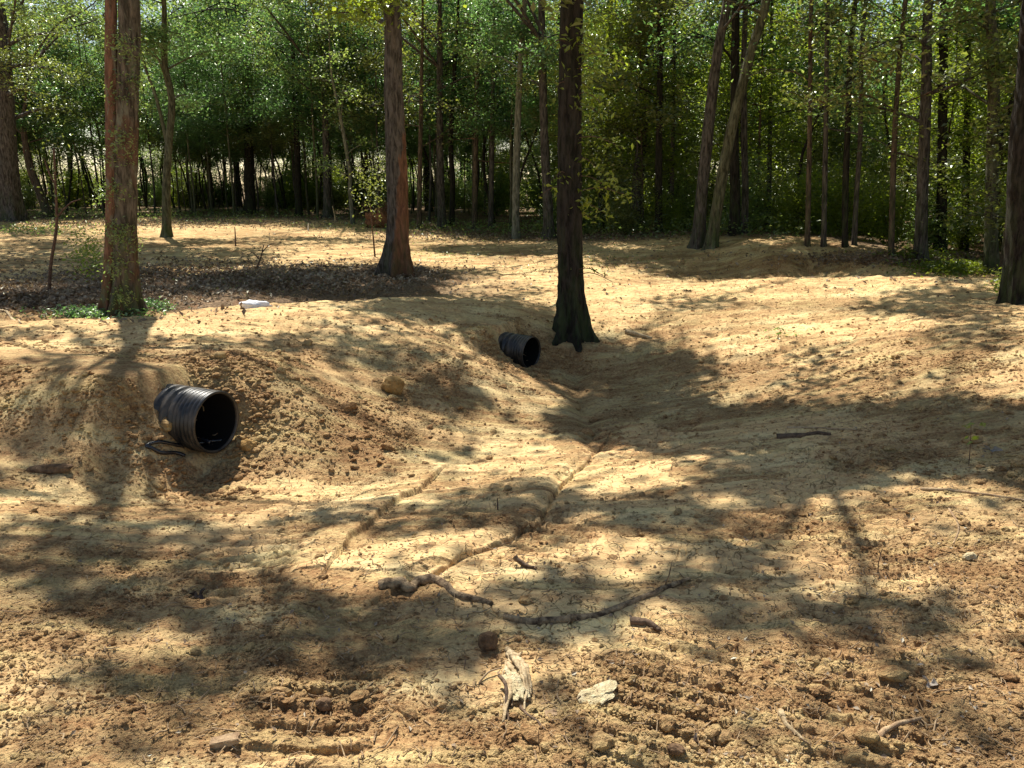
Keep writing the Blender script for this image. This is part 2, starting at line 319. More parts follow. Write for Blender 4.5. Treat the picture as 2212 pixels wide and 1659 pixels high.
def soil_mat(name, use_attr=True):
    m = M(name); vec = m.tc.outputs['Object']
    n1 = m.noise(.9, 5, .6); n2 = m.noise(7, 6, .65); n3 = m.noise(45, 5, .7); n4 = m.noise(160, 3, .7)
    redf = m.ramp(n1, .42, .66)
    loose = m.attr('loose') if use_attr else m.ramp(n2, .4, .6)
    plate = m.attr('plate') if use_attr else 0.0
    col = m.mix(m.ramp(n2, .32, .62), (.44, .245, .11), (.66, .455, .225))
    col = m.mix(m.math('MULTIPLY', redf, .8), col, (.44, .205, .09))
    col = m.mix(m.math('MULTIPLY', loose, .5), col, (.34, .165, .08))
    if use_attr:
        col = m.mix(m.math('MULTIPLY', m.math('SUBTRACT', 1.0, plate), .35), col, (.24, .135, .06))
        col = m.mix(m.math('MULTIPLY', plate, .58), col, (.70, .47, .235))
        pale = m.ramp(m.noise(1.3, 3, .5, m.mapped((1, 2.2, 1))), .52, .68)
        col = m.mix(m.math('MULTIPLY', pale, .7), col, (.82, .67, .36))
    col = m.mix(m.ramp(n3, .35, .72), col, m.mix(.5, col, (.74, .53, .24)), 'MIX')
    n6 = m.noise(7.5, 6, .75); col = m.mix(m.ramp(n6, .47, .36, 0, .6), col, (.34, .16, .07))
    n5 = m.noise(16, 5, .7, m.mapped((1, 2.0, 1)))
    rg_ = m.math('MULTIPLY_ADD', plate, -.72, 1.0) if use_attr else 1.0
    col = m.mix(m.math('MULTIPLY', m.ramp(n5, .46, .30, 0, .8), rg_), col, (.22, .105, .045))
    col = m.mix(m.ramp(n5, .58, .72, 0, .6), col, (.76, .58, .27))
    col = m.mix(m.math('MULTIPLY', m.ramp(n3, .52, .3, 0, .8), rg_), col, (.15, .075, .03))
    col = m.mix(m.math('MULTIPLY', m.ramp(n4, .45, .28, 0, .55), rg_), col, (.14, .07, .035))
    st_ = m.noise(3.0, 5, .7, m.mapped((.35, 2.6, 1))); col = m.mix(m.ramp(st_, .50, .66, 0, .55), col, (.80, .63, .29)); col = m.mix(m.ramp(st_, .46, .34, 0, .5), col, (.30, .165, .075))
    if use_attr:
        lit = m.attr('litter')
        lc = m.mix(m.ramp(m.noise(30, 4, .7), .4, .62), (.10, .062, .035), (.30, .21, .13))
        lc = m.mix(m.ramp(m.noise(2.5, 3, .6), .5, .7, 0, .6), lc, (.26, .12, .055))
        lc = m.mix(m.ramp(m.noise(5, 4, .7), .58, .7, 0, .6), lc, (.06, .09, .02))
        col = m.mix(lit, col, lc)
    m.put(m.p.inputs['Base Color'], col); m.p.inputs['Roughness'].default_value = .95
    m.p.inputs['Specular IOR Level'].default_value = .1
    hgt = m.math('ADD', m.math('MULTIPLY', n3, 1.0), m.math('MULTIPLY_ADD', n4, .35, m.math('MULTIPLY', n5, 1.6)))
    vor = m.N('ShaderNodeTexVoronoi', feature='DISTANCE_TO_EDGE', inp={'Vector': m.N('ShaderNodeVectorMath', operation='ADD', inp={0: vec, 1: m.N('ShaderNodeTexNoise', inp={'Vector': vec, 'Scale': 4.0, 'Detail': 3.0}).outputs['Color']}).outputs[0], 'Scale': 4.5}).outputs[0]
    if use_attr:
        crack = m.math('MULTIPLY', m.ramp(vor, .0, .02, -1.0, 0), m.math('MULTIPLY', plate, .8))
        st = m.math('ADD', m.math('MULTIPLY', loose, .65), .45)
        hgt = m.math('ADD', m.math('MULTIPLY', m.math('MULTIPLY', hgt, st), m.math('MULTIPLY_ADD', plate, -.45, 1.0)), crack)
    m.put(m.p.inputs['Normal'], m.bump(hgt, .03, 1.0))
    return m.m
def bark_mat(name, c1, c2, patch=None, pf=(.5, .6), patch2=None, moss=.0, sc=1.0, xred=None):
    m = M(name); vec = m.mapped((9*sc, 9*sc, 2.0*sc)); n1 = m.noise(2.2, 6, .65, vec, .4); n2 = m.noise(1.1, 4, .6); n3 = m.noise(3, 5, .6, m.mapped((3, 3, 1)))
    col = m.mix(m.ramp(n1, .38, .62), c1, c2)
    if patch: col = m.mix(m.ramp(n2, pf[0], pf[1]), col, m.mix(m.ramp(n1, .35, .65), tuple(x*.45 for x in patch), patch))
    if xred:
        sx = m.N('ShaderNodeSeparateXYZ', inp={0: m.tc.outputs['Object']})
        f = m.math('ADD', m.math('MULTIPLY', sx.outputs[0], xred[0]), m.math('MULTIPLY_ADD', sx.outputs[2], xred[1], xred[2]))
        f = m.math('ADD', f, m.math('MULTIPLY_ADD', n3, .9, -.45))
        col = m.mix(m.ramp(f, -.05, .05), col, m.mix(m.ramp(n1, .35, .65), tuple(x*.4 for x in xred[3]), xred[3]))
    if patch2: col = m.mix(m.ramp(n3, .56, .64), col, patch2)
    if moss: 
        sz = m.N('ShaderNodeSeparateXYZ', inp={0: m.tc.outputs['Object']})
        f = m.math('MULTIPLY', m.ramp(n3, .42, .6), m.ramp(sz.outputs[2], 1.6, .1, .15, 1.0))
        col = m.mix(m.math('MULTIPLY', f, moss), col, (.05, .075, .025))
    m.put(m.p.inputs['Base Color'], col); m.p.inputs['Roughness'].default_value = .9; m.p.inputs['Specular IOR Level'].default_value = .15
    m.put(m.p.inputs['Normal'], m.bump(n1, .03*1.0, .9)); return m.m
def leaf_mat(name, cols, trans, gloss=.10, tw=.6):
    m = M(name); t = m.t; r = m.attr('rnd'); ncl = m.noise(.55, 3, .6, m.tc.outputs['Object'])
    cr = m.N('ShaderNodeValToRGB'); e = cr.color_ramp.elements
    while len(e) < len(cols): e.new(.5)
    for i, c in enumerate(cols): e[i].position = i/(len(cols)-1); e[i].color = (*c, 1)
    m.put(cr.inputs[0], m.math('ADD', m.math('MULTIPLY', r, .6), m.ramp(ncl, .3, .7, -.1, .45)))
    dif = m.N('ShaderNodeBsdfDiffuse', inp={'Color': cr.outputs[0]})
    tr = m.N('ShaderNodeBsdfTranslucent', inp={'Color': m.mix(1.0, cr.outputs[0], trans, 'MULTIPLY')})
    gl = m.N('ShaderNodeBsdfGlossy', inp={'Color': (.7, .75, .65), 'Roughness': .38})
    mx = m.N('ShaderNodeMixShader', inp={0: tw, 1: dif.outputs[0], 2: tr.outputs[0]})
    mx2 = m.N('ShaderNodeMixShader', inp={0: gloss, 1: mx.outputs[0], 2: gl.outputs[0]})
    t.links.new(mx2.outputs[0], m.out.inputs[0]); return m.m
def plain(name, col, rough=.7, col2=None, sc=20, spec=.3, bump=0, bsc=60):
    m = M(name); m.put(m.p.inputs['Base Color'], m.mix(m.ramp(m.noise(sc, 5, .65), .38, .64), col, col2) if col2 else col)
    m.p.inputs['Roughness'].default_value = rough; m.p.inputs['Specular IOR Level'].default_value = spec
    if bump: m.put(m.p.inputs['Normal'], m.bump(m.noise(bsc, 5, .65), bump, .9))
    return m.m
MSOIL = soil_mat('soil'); MCLOD = soil_mat('clod_soil', False)
B_RED = bark_mat('bark_red_grey', (.035, .028, .022), (.15, .125, .10), (.17, .10, .07), (.52, .58), (.17, .17, .13), .8)
B_RED2 = bark_mat('bark_red', (.05, .028, .02), (.20, .11, .075), (.19, .10, .068), (.42, .50), (.18, .16, .13), .6)
B_GREY = bark_mat('bark_dark_grey', (.022, .018, .017), (.12, .105, .095), None, (.5, .6), None, .5)
B_B = bark_mat('bark_grey_with_red_side', (.03, .024, .021), (.13, .11, .095), None, (.5, .6), None, .4, 1, (3.0, -.38, .30, (.20, .10, .062)))
B_BLACK = bark_mat('bark_near_black', (.008, .006, .005), (.038, .031, .026), None, (.5, .6), None, .5)
B_PALE = bark_mat('bark_pale_lichen', (.07, .07, .05), (.24, .235, .19), None, (.5, .6), (.11, .12, .08), .3)
B_BROWN = bark_mat('bark_brown', (.03, .022, .017), (.13, .095, .07), (.24, .10, .05), (.58, .68), None, .6)
B_OLIVE = bark_mat('bark_mossy', (.03, .028, .018), (.13, .125, .08), (.19, .19, .13), (.52, .62), None, .8)
L_MID = leaf_mat('leaves_mid_green', [(.045, .065, .022), (.085, .125, .04), (.135, .18, .055), (.22, .235, .08)], (2.5, 2.6, 1.6))
L_DARK = leaf_mat('leaves_dark_green', [(.035, .06, .025), (.06, .105, .045), (.09, .16, .07), (.16, .20, .075)], (2.1, 2.4, 1.3))
L_OLIVE = leaf_mat('leaves_olive', [(.05, .06, .02), (.09, .105, .03), (.14, .15, .045), (.22, .21, .07)], (2.0, 2.2, 1.0), .14)
L_BRIGHT = leaf_mat('leaves_yellow_green', [(.06, .085, .015), (.10, .13, .02), (.14, .18, .03), (.20, .21, .04)], (2.6, 2.6, 1.0), .08, .65)
L_DRY = leaf_mat('leaves_dry', [(.08, .05, .03), (.19, .125, .08), (.30, .22, .15), (.40, .33, .25)], (1, 1, 1), .05, .15)
MWOOD = plain('weathered_wood', (.24, .15, .085), .85, (.50, .36, .21), 18, .2, .01)
MWOODL = plain('pale_split_wood', (.34, .24, .13), .85, (.62, .48, .29), 30, .2, .012)
MWOODD = plain('dark_wet_wood', (.05, .032, .022), .8, (.17, .11, .07), 18, .2, .01)
MROOT = plain('root_bark', (.08, .05, .032), .9, (.44, .31, .18), 26, .15, .012, 90)
MTWIG = plain('red_brown_twig', (.06, .033, .022), .8, (.15, .09, .06), 30)
# ------------------------------------------------------------------ ground sheet
def build_ground():
    a = np.r_[np.linspace(-180, -44, 60, endpoint=False), np.linspace(-44, 44, 1300), np.linspace(44, 180, 61)[1:-1]]
    rr = [1.2]
    while rr[-1] < 75: rr.append(rr[-1]+.00135*rr[-1]**1.6)
    rr = np.r_[[.05, .4, .8], rr, [90, 120, 160, 230, 340, 600]]
    ar = np.radians(a); R, A = np.meshgrid(rr, ar, indexing='ij'); x = R*np.sin(A); y = R*np.cos(A)
    det = np.where(np.abs(A) < math.radians(44.5), 1.0, .0)
    z, loose, plate, tread, lit = surf(x.ravel(), y.ravel(), det.ravel())
    V = np.stack([x.ravel(), y.ravel(), z], -1); nr, nc = R.shape
    i = np.arange(nr-1)[:, None]*nc; j = np.arange(nc)[None]; j2 = (j+1) % nc
    F = np.stack([i+j, i+nc+j, i+nc+j2, i+j2], -1).reshape(-1, 4)
    mouth = np.zeros(len(V), bool); inside = np.zeros(len(V), bool)                    # the soil does not run through the pipes
    for c, ax, r in PIPES:
        q = V-c; al = q@ax; pe = np.linalg.norm(q-al[:, None]*ax, axis=1); inside |= (pe < r*.9) & (al < -.012) & (al > -2.4); mouth |= (pe < r*.93) & (al < -.01) & (al > -.3)
    F = F[~(inside[F].all(1) | mouth[F].any(1))]
    V = np.r_[V, [[0, 0, 0]]]; T = np.stack([np.full(nc, len(V)-1), j[0], j2[0]], -1)
    ex = lambda q: np.r_[q, 0]
    o = mesh('ground', V, [F, T], MSOIL, attrs={'loose': ex(loose), 'plate': ex(plate), 'litter': ex(lit)})
    tag(o, kind='structure')
build_ground()

# ------------------------------------------------------------------ clods
def ico(sub=1):
    import bmesh
    bm = bmesh.new(); bmesh.ops.create_icosphere(bm, subdivisions=sub, radius=1)
    V = np.array([v.co for v in bm.verts]); F = np.array([[v.index for v in f.verts] for f in bm.faces]); bm.free(); return V, F
IV1, IF1 = ico(1); IV2, IF2 = ico(2); IV3, IF3 = ico(3)
def lump(V, seed, amp=.3, f=1.3):
    d = fbm(V[:, 0]*f+seed*7.1+V[:, 2]*.7, V[:, 1]*f-seed*3.3+V[:, 2]*1.1, seed, 3)+.6*noise(V[:, 2]*f*1.7, V[:, 0]*f*1.7+V[:, 1], seed+5)
    return V*(1+amp*d)[:, None]
def scatter(V0s, F0, pos, size, rng, flat=.62, sink=.3, elong=.42):
    n = len(pos); k = rng.integers(len(V0s), size=n); base = np.stack(V0s)[k]
    sc = np.stack([1+rng.uniform(-elong, elong, n), 1+rng.uniform(-elong, elong, n), flat*(1+rng.uniform(-.2, .3, n))], -1)*size[:, None]
    th = rng.uniform(0, 2*math.pi, n); c, s = np.cos(th)[:, None], np.sin(th)[:, None]; v = base*sc[:, None]
    tl = rng.normal(0, .25, n)[:, None]; v[..., 2] += v[..., 0]*tl
    x = v[..., 0]*c-v[..., 1]*s; y = v[..., 0]*s+v[..., 1]*c
    v = np.stack([x, y, v[..., 2]+(flat*size*(1-2*sink))[:, None]*.6], -1)+pos[:, None]
    m = V0s[0].shape[0]; F = F0[None]+(np.arange(n)*m)[:, None, None]
    return v.reshape(-1, 3), F.reshape(-1, 3)
def build_clods():
    rng = np.random.default_rng(5); out = []
    for n, lo, hi, rmax, Vb, Fb in ((60000, .0028, .011, 9, IV1, IF1), (3600, .008, .022, 12, IV2, IF2), (150, .02, .042, 13, IV2, IF2), (9000, .006, .02, 21, IV1, IF1)):
        vlo = 560 if rmax == 21 else 690
        u = rng.uniform(-60, 2270, n*3); v = rng.uniform(vlo, 800 if rmax == 21 else 1700, n*3); p = hit(u, v)
        z, loose, plate, tread, lit = surf(p[:, 0], p[:, 1]); p[:, 2] = z
        k = rng.random(len(p)) < ((loose*sst(-.2, .5, fbm(p[:, 0]*3, p[:, 1]*3, 99, 3)))*1.0+.12)*(1-.6*plate)*np.where(v < 760, .5, 1)
        k |= (rmax == 21) & (rng.random(len(p)) < .22)
        k &= np.hypot(p[:, 0], p[:, 1]) < rmax
        for c, ax, r in PIPES:
            q = p-c; al = q@ax; pe = np.linalg.norm((q-al[:, None]*ax)[:, :2], axis=1); k &= ~((pe < r*.9) & (al < .1))
        p = p[k][:n]; d = np.linalg.norm(p[:, :2], axis=1)
        s = lo*(hi/lo)**(rng.random(len(p))**2.2)*(1 if rmax == 21 else np.clip(d/4, .8, 1.6))
        out.append(scatter([lump(Vb, q, .32) for q in range(8)], Fb, p, s, rng))
    # heaps thrown up round the pipe mouths and along the berm
    for c, ax, r in PIPES:
        n = 1300; al = rng.normal(-.1, .4, n); sd = rng.choice([-1, 1], n)*(r*1.15+np.abs(rng.normal(0, .22, n)))
        x = c[0]+ax[0]*al-ax[1]*sd; y = c[1]+ax[1]*al+ax[0]*sd; z = surf(x, y)[0]
        s = .006*(5**(rng.random(n)**2.4)); out.append(scatter([lump(IV2, q, .32) for q in range(8)], IF2, np.stack([x, y, z], -1), s, rng))
        n = 160; al = rng.uniform(.02, .25, n); sd = rng.normal(0, r*.8, n); x = c[0]+ax[0]*al-ax[1]*sd; y = c[1]+ax[1]*al+ax[0]*sd
        out.append(scatter([lump(IV2, q, .32) for q in range(8)], IF2, np.stack([x, y, surf(x, y)[0]], -1), rng.uniform(.01, .035, n), rng))
    def clear(v, f):
        bad = np.zeros(len(v), bool)
        for c, ax, r in PIPES:
            q = v-c; al = q@ax; pe = np.linalg.norm(q-al[:, None]*ax, axis=1); bad |= (pe < r*.985) & (al < .03)
        return f[~bad[f].any(1)]
    out = [(v, clear(v, f)) for v, f in out]
    V = []; F = []; o = 0
    for v, f in out: V.append(v); F.append(f+o); o += len(v)
    tag(mesh('soil_crumbs', np.concatenate(V), np.concatenate(F), MCLOD, smooth=False), 'crumbs and small clods of tan and red soil', 'soil clods', kind='stuff')
build_clods()
# ------------------------------------------------------------------ culvert pipes
def hdpe():
    m = M('black_ribbed_plastic'); d = m.ramp(m.noise(6, 5, .7), .45, .7); sz = m.N('ShaderNodeSeparateXYZ', inp={0: m.tc.outputs['Normal']})
    col = m.mix(m.math('MULTIPLY', d, .6), (.012, .012, .013), (.17, .13, .09)); m.put(m.p.inputs['Base Color'], col)
    m.put(m.p.inputs['Roughness'], m.ramp(d, 0, 1, .38, .6)); m.put(m.p.inputs['Normal'], m.bump(m.noise(90, 3, .6), .003, .4)); return m.m
MP = hdpe()
MBORE = plain('dark_plastic_bore', (.008, .008, .008), .7, None, 1, .15)
def build_pipe(i, label, vis):
    c, ax, r = PIPES[i]; ax = ax/np.linalg.norm(ax); side = np.cross([0, 0, 1], ax); side /= np.linalg.norm(side); up = np.cross(ax, side)
    root = thing('culvert_pipe', label, 'pipe', tuple(c-up*r))
    def lathe(name, prof, sides=72, mt=None):
        t = np.linspace(0, 2*math.pi, sides, endpoint=False); pr = np.array(prof)
        V = (c+pr[:, None, :1]*ax+pr[:, None, 1:2]*(np.cos(t)[None, :, None]*side+np.sin(t)[None, :, None]*up)).reshape(-1, 3)-(c-up*r)
        k = np.arange(len(pr)-1)[:, None]*sides; j = np.arange(sides)[None]; j2 = (j+1) % sides
        return mesh(name, V, np.stack([k+j, k+j2, k+sides+j2, k+sides+j], -1).reshape(-1, 4), mt or MP, root)
    # bell: fine ribs; barrel: broad ribs with rounded crests
    prof = [(-.012, r*.90), (.0, r*.905), (.006, r*.93), (.006, r*.985), (0, r)]
    x = 0
    bell = .19
    for k in range(60):
        x = -k*bell/59; f = .5+.5*math.cos(x*2*math.pi/.038); prof.append((x-.004, r*(.965+.033*f**.6)))
    lathe('bell_end', prof)
    prof = [(-.002, r*.895), (-.15, r*.895)]
    lathe('bore', [(-.012, r*.9), (-2.6, r*.88), (-2.6, .001)], mt=MBORE)  # buried end closed off, added to keep light out of the pipe
    prof = [(-bell-.004, r*.94)]
    for k in range(1, 200):
        x = -bell-k*.0065; f = .5-.5*math.cos((x+bell)*2*math.pi/.085); prof.append((x, r*(.90+.088*min(1, (f*1.35))**.8)))
    lathe('barrel', prof)
    return root
build_pipe(0, 'large black ribbed plastic culvert pipe with round open mouth, in the near left bank', 0)
build_pipe(1, 'smaller black ribbed culvert pipe in the shaded bank beside the middle tree', 1)

# ------------------------------------------------------------------ trees
def trunk_fn(seed, flare=.8, amp=.05, lobes=5, base=None, fh=.3):
    def fn(pts, th, rad):
        h = pts[:, 2]-pts[0, 2]; rng = np.random.default_rng(seed); ph = rng.uniform(0, 6.28, 3)
        R = rad[:, None]*np.ones(len(th)); per = 18
        X = th[None]/(2*math.pi)*per+0*h[:, None]; Y = h[:, None]*4.5+0*th[None]
        rg = 1-2*np.abs(noise(X+.0, Y, seed, per)); rg2 = noise(X*2, Y*2.5, seed+1, per*2)
        big = noise(th[None]/(2*math.pi)*3+0*h[:, None], h[:, None]*.9+0*th[None], seed+3, 3)
        R = R*(1+amp*(rg+.5*rg2)+.08*big)
        fl = flare*np.exp(-h/fh)[:, None]; lob = .5+.5*np.cos(lobes*th[None]+ph[0]+1.5*np.sin(th[None]+ph[1]))
        return R*(1+fl*(.2+1.15*lob**3))
    return fn
def up_limbs(rng, T, path, rad, h0, h1, nl, length, rise=.5, sub=4, thick=.35):
    """limbs and twigs off a trunk path; returns twig segments in the same space"""
    segs = []; path = np.asarray(path); zz = path[:, 2]; az = rng.uniform(0, 6.28)
    for k in range(nl):
        h = h0+(h1-h0)*((k+rng.random())/nl); b = np.array([np.interp(h, zz, path[:, q]) for q in range(3)]); r = np.interp(h, zz, rad)
        az += 2.4+rng.normal(0, .3); L = length*(1-.45*(k/nl))*rng.uniform(.6, 1.15); d = np.array([math.cos(az), math.sin(az), rise*rng.uniform(.2, 1.6)])
        pts = [b]; 
        for q in range(1, 5):
            d = d+rng.normal(0, .16, 3); d[2] -= .06*q; pts.append(pts[-1]+d/np.linalg.norm(d)*L/4)
        pts = smooth_path(pts, 8); T.add(pts, np.linspace(max(r*thick, .012), .006, 8), 5, cap=False)
        segs.append((pts[3], pts[5])); segs.append((pts[5], pts[7]))
        for q in range(sub):
            i = rng.integers(2, 7); a2 = az+rng.choice([-1, 1])*rng.uniform(.5, 1.2); l2 = L*rng.uniform(.25, .5)
            e = pts[i]+np.array([math.cos(a2), math.sin(a2), rng.uniform(-.15, .5)])*l2; mid = (pts[i]+e)/2+rng.normal(0, .06, 3)*l2
            T.add([pts[i], mid, e], [.009, .006, .003], 4, cap=False); segs.append((mid, e)); segs.append((pts[i], mid))
    return segs
TREES = []   # trunk records for the high canopy
def traced(pts, w, mat, label, seed, height, sides=20, flare=.8, group=None, taper=.35, name='tree', extra=None, dbase=None, amp=.05, z0=None):
    """pts: sightings (u,v) from the base up; w: width near the base in the same units"""
    base = hit1(*pts[0]); Y = base[1]; ps = [base-np.array([0, 0, .12])]
    for u, v in pts[1:]:
        d = ray(u, v); t = Y/d[1]; ps.append(np.array([d[0]*t, Y, CAMZ+d[2]*t]))
    d = ps[-1]-ps[-2]; d /= np.linalg.norm(d); d = d*np.array([.7, 1, 1]); rng = np.random.default_rng(seed)
    if abs(d[0]) < .2: d[0] *= .1
    while ps[-1][2]-base[2] < height:
        d = d+np.array([rng.normal(0, .015), rng.normal(0, .015), 0]); ps.append(ps[-1]+d*1.6)
    n = max(40, int(height*(16 if sides > 30 else 5))); t = np.linspace(0, 1, n)**1.5
    raw = smooth_path(ps, 400); P_ = np.stack([np.interp(t*399, np.arange(400), raw[:, k]) for k in range(3)], -1)
    r0 = w*S/FPX*Y/2; h = P_[:, 2]-base[2]; rad = np.maximum(r0*(1-taper*np.clip(h, 0, 99)/6)*np.clip((height+.8-h)/height*1.6, .05, 1), .02 if r0 > .05 else .006)
    root = thing(name, label, 'tree', tuple(base), group)
    T = Tubes(); T.add(P_-base, rad, sides, trunk_fn(seed, flare, amp, fh=max(.14, r0*2.0)))
    rec = dict(root=root, base=base, P=P_-base, rad=rad, T=T, mat=mat, rng=rng, r0=r0, segs=[], leaf=[], h=height); TREES.append(rec)
    return rec
def limb_from_pts(rec, pts, w):
    Y = rec['base'][1]; ps = []
    for u, v in pts:
        d = ray(u, v); t = Y/d[1]; ps.append(np.array([d[0]*t, Y, CAMZ+d[2]*t])-rec['base'])
    p = smooth_path(ps, 24); r = w*S/FPX*Y/2; rec['T'].add(p, np.linspace(r, r*.6, 24), 12)
    return p
def finish(rec, leafmat, size):
    rec['T'].build('trunk', rec['mat'], rec['root'])
    if 'high' in rec:
        V, F, r = leaves(rec['rng'], rec['high'], .165); mesh('shade_crown', V, F, L_MID, rec['root'], smooth=False, attrs={'rnd': r})  # leaves above the frame, set along sun rays to shape the ground shade
    if rec['leaf']:
        c = np.concatenate(rec['leaf']); V, F, r = leaves(rec['rng'], c, size)
        mesh('crown', V, F, leafmat, rec['root'], smooth=False, attrs={'rnd': r})
A = traced([(262,678),(268,560),(271,400),(275,200),(277,0)], 50, B_RED, 'thick twin-stemmed tree with red and grey bark by the left bank', 1, 17, 64, 1.5, amp=.07)
def side_stem(rec, pts, w, mat, name='side_stem'):
    Y = rec['base'][1]-.06; ps = []
    for u, v in pts:
        d = ray(u, v); t = Y/d[1]; ps.append(np.array([d[0]*t, Y, CAMZ+d[2]*t])-rec['base'])
    p = smooth_path(ps, 300); r = w*S/FPX*Y/2; T = Tubes(); T.add(p, np.linspace(r, r*.5, 300), 48, trunk_fn(9, .5, .07)); return T.build(name, mat, rec['root'])
side_stem(A, [(232,676),(238,600),(243,450),(242,300),(240,150),(239,0),(236,-150),(232,-350),(222,-700)], 30, B_RED2)
Bt = traced([(857,594),(860,480),(856,330),(850,200),(850,90),(846,0)], 46, B_B, 'tall straight tree with red bark on its right side, behind the bank', 2, 17, 64, 1.2, amp=.06)
Ct = traced([(1238,728),(1232,600),(1230,450),(1231,250),(1236,0)], 54, B_BLACK, 'nearly black straight tree in the middle beside the small culvert', 3, 16, 64, 1.3, amp=.08)
Dt = traced([(2215,652),(2214,500),(2218,300),(2235,150),(2245,0)], 70, B_BLACK, 'thick dark tree cut by the right edge of the picture', 4, 15, 48, .4)
Et = traced([(2143,592),(2142,450),(2146,250),(2145,100),(2140,0)], 26, B_OLIVE, 'mossy dark tree just left of the right edge tree', 5, 14, 24)
E2 = traced([(2163,598),(2175,500),(2188,400),(2195,330)], 13, B_BROWN, 'slim leaning red-brown stem between the two right edge trees', 6, 6, 16)
F1 = traced([(1508,535),(1516,420),(1533,250),(1552,100),(1572,0)], 26, B_GREY, 'left one of two grey leaning trees sharing a base on the far mound', 7, 15, 28)
F2 = traced([(1534,537),(1552,430),(1580,280),(1618,130),(1655,0)], 25, B_OLIVE, 'right one of two grey leaning trees, strongly tilted right', 8, 15, 28)
Gt = traced([(1372,497),(1378,400),(1388,280),(1395,180),(1388,100),(1384,0)], 26, B_GREY, 'dark forked tree right of the black middle tree', 9, 14, 24)
limb_from_pts(Gt, [(1392,215),(1408,165),(1430,100),(1440,40),(1462,-40)], 16)
Ht = traced([(1424,502),(1423,400),(1424,250),(1426,100),(1424,0)], 16, B_BLACK, 'slim black trunk right of the dark forked tree', 10, 12, 16)
It = traced([(1114,517),(1115,400),(1119,250),(1127,100),(1133,0)], 17, B_PALE, 'slim pale lichened trunk left of the black middle tree', 11, 13, 24, .5)
Jt = traced([(360,512),(360,400),(366,300),(371,220),(356,140),(355,60),(354,0)], 17, B_OLIVE, 'slim wavy mossy tree right of the twin-stemmed tree', 12, 12, 24, .9)
limb_from_pts(Jt, [(365,330),(350,260),(334,200),(315,150),(300,90)], 8)
Kt = traced([(22,478),(18,380),(14,250),(6,100),(-4,0)], 42, B_GREY, 'thick dark grey tree at the left edge', 13, 15, 32)
K2 = traced([(108,472),(92,430),(68,370),(55,310),(50,260),(56,200)], 17, B_BROWN, 'crooked leaning stem beside the left edge tree', 14, 6, 20)
L1 = traced([(956,492),(952,400),(950,200),(950,0)], 18, B_GREY, 'dark trunk right of the red-sided tree, left of a close pair', 15, 14, 16)
L2 = traced([(975,488),(978,400),(974,300),(985,100),(990,0)], 12, B_BLACK, 'thinner right trunk of a close pair behind the red-sided tree', 16, 12, 14)
Mt = traced([(763,484),(757,420),(755,370),(735,250),(715,150)], 9, B_PALE, 'thin pale stem left of the red-sided tree', 17, 8, 12)
Nt = traced([(1298,492),(1302,400),(1308,300),(1316,150),(1320,0)], 18, B_OLIVE, 'greenish trunk half hidden by leaves right of the black middle tree', 18, 13, 16)
Ot = traced([(1186,516),(1182,420),(1176,300),(1172,150),(1170,0)], 21, B_GREY, 'dark trunk close on the left of the black middle tree', 19, 14, 20)
P1 = traced([(1586,508),(1588,420),(1586,320),(1588,150),(1590,0)], 22, B_BLACK, 'broad black trunk behind the two leaning trees', 20, 14, 16)
P2 = traced([(1608,505),(1610,420),(1608,320),(1606,150),(1612,0)], 15, B_GREY, 'dark grey trunk on the right of the broad black one', 21, 14, 14)
Qt = traced([(1926,555),(1928,430),(1932,300),(1944,120),(1956,0)], 12, B_BROWN, 'slim straight brown trunk at the edge of the far mound', 22, 12, 14)
Rt = traced([(1990,562),(1992,430),(1997,300),(2002,150),(2006,0)], 24, B_GREY, 'dark grey trunk standing in green weeds right of the far mound', 23, 14, 20)
St = traced([(2030,545),(2034,430),(2036,300),(2038,150),(2040,0)], 22, B_BLACK, 'black trunk right of the one in green weeds, deeper in', 24, 13, 16)
T1 = traced([(1826,532),(1826,420),(1830,300),(1838,100)], 13, B_BLACK, 'black trunk behind the crest of the far mound', 25, 13, 14)
T2 = traced([(1846,530),(1850,420),(1858,300),(1862,100)], 11, B_GREY, 'thin grey trunk right beside a black one behind the mound crest', 26, 13, 14)
V1 = traced([(540,462),(540,380),(536,300),(530,100)], 20, B_BLACK, 'broad black trunk in the left woods before bright gaps', 27, 13, 14)
V2 = traced([(645,466),(643,380),(640,280),(632,100)], 15, B_BLACK, 'black trunk in the woods between the wavy and the red-sided tree', 28, 13, 14)
V3 = traced([(708,470),(706,380),(704,280),(700,100)], 17, B_GREY, 'dark trunk in the woods a little left of the red-sided tree', 29, 13, 14)
V4 = traced([(455,455),(452,380),(450,280),(440,100)], 9, B_BROWN, 'thin dark trunk in the woods right of the wavy tree', 30, 12, 12)
for t in (1450, 1660, 1745, 1780, 2085, 1060, 1025, 905):
    r = traced([(t, 495+ (t > 1700)*38+(t > 2050)*8), (t+2, 380), (t+5, 200), (t+8, 0)], 9+(t % 7), [B_BLACK, B_GREY, B_BROWN][t % 3],
           {1450: 'thin dark trunk between the dark forked tree and the leaning pair', 1660: 'slim trunk right of the broad black trunk behind the leaning pair',
            1745: 'slim trunk at the back of the far mound, left of centre of its crest', 1780: 'slim trunk just left of the black trunk behind the mound crest',
            2085: 'thin trunk between the black trunk and the mossy right edge tree', 1060: 'thin trunk left of the slim pale lichened trunk',
            1025: 'thin trunk midway from the close pair to the pale lichened trunk', 905: 'thin trunk directly right of the red-sided tree'}[t], t, 12, 12)
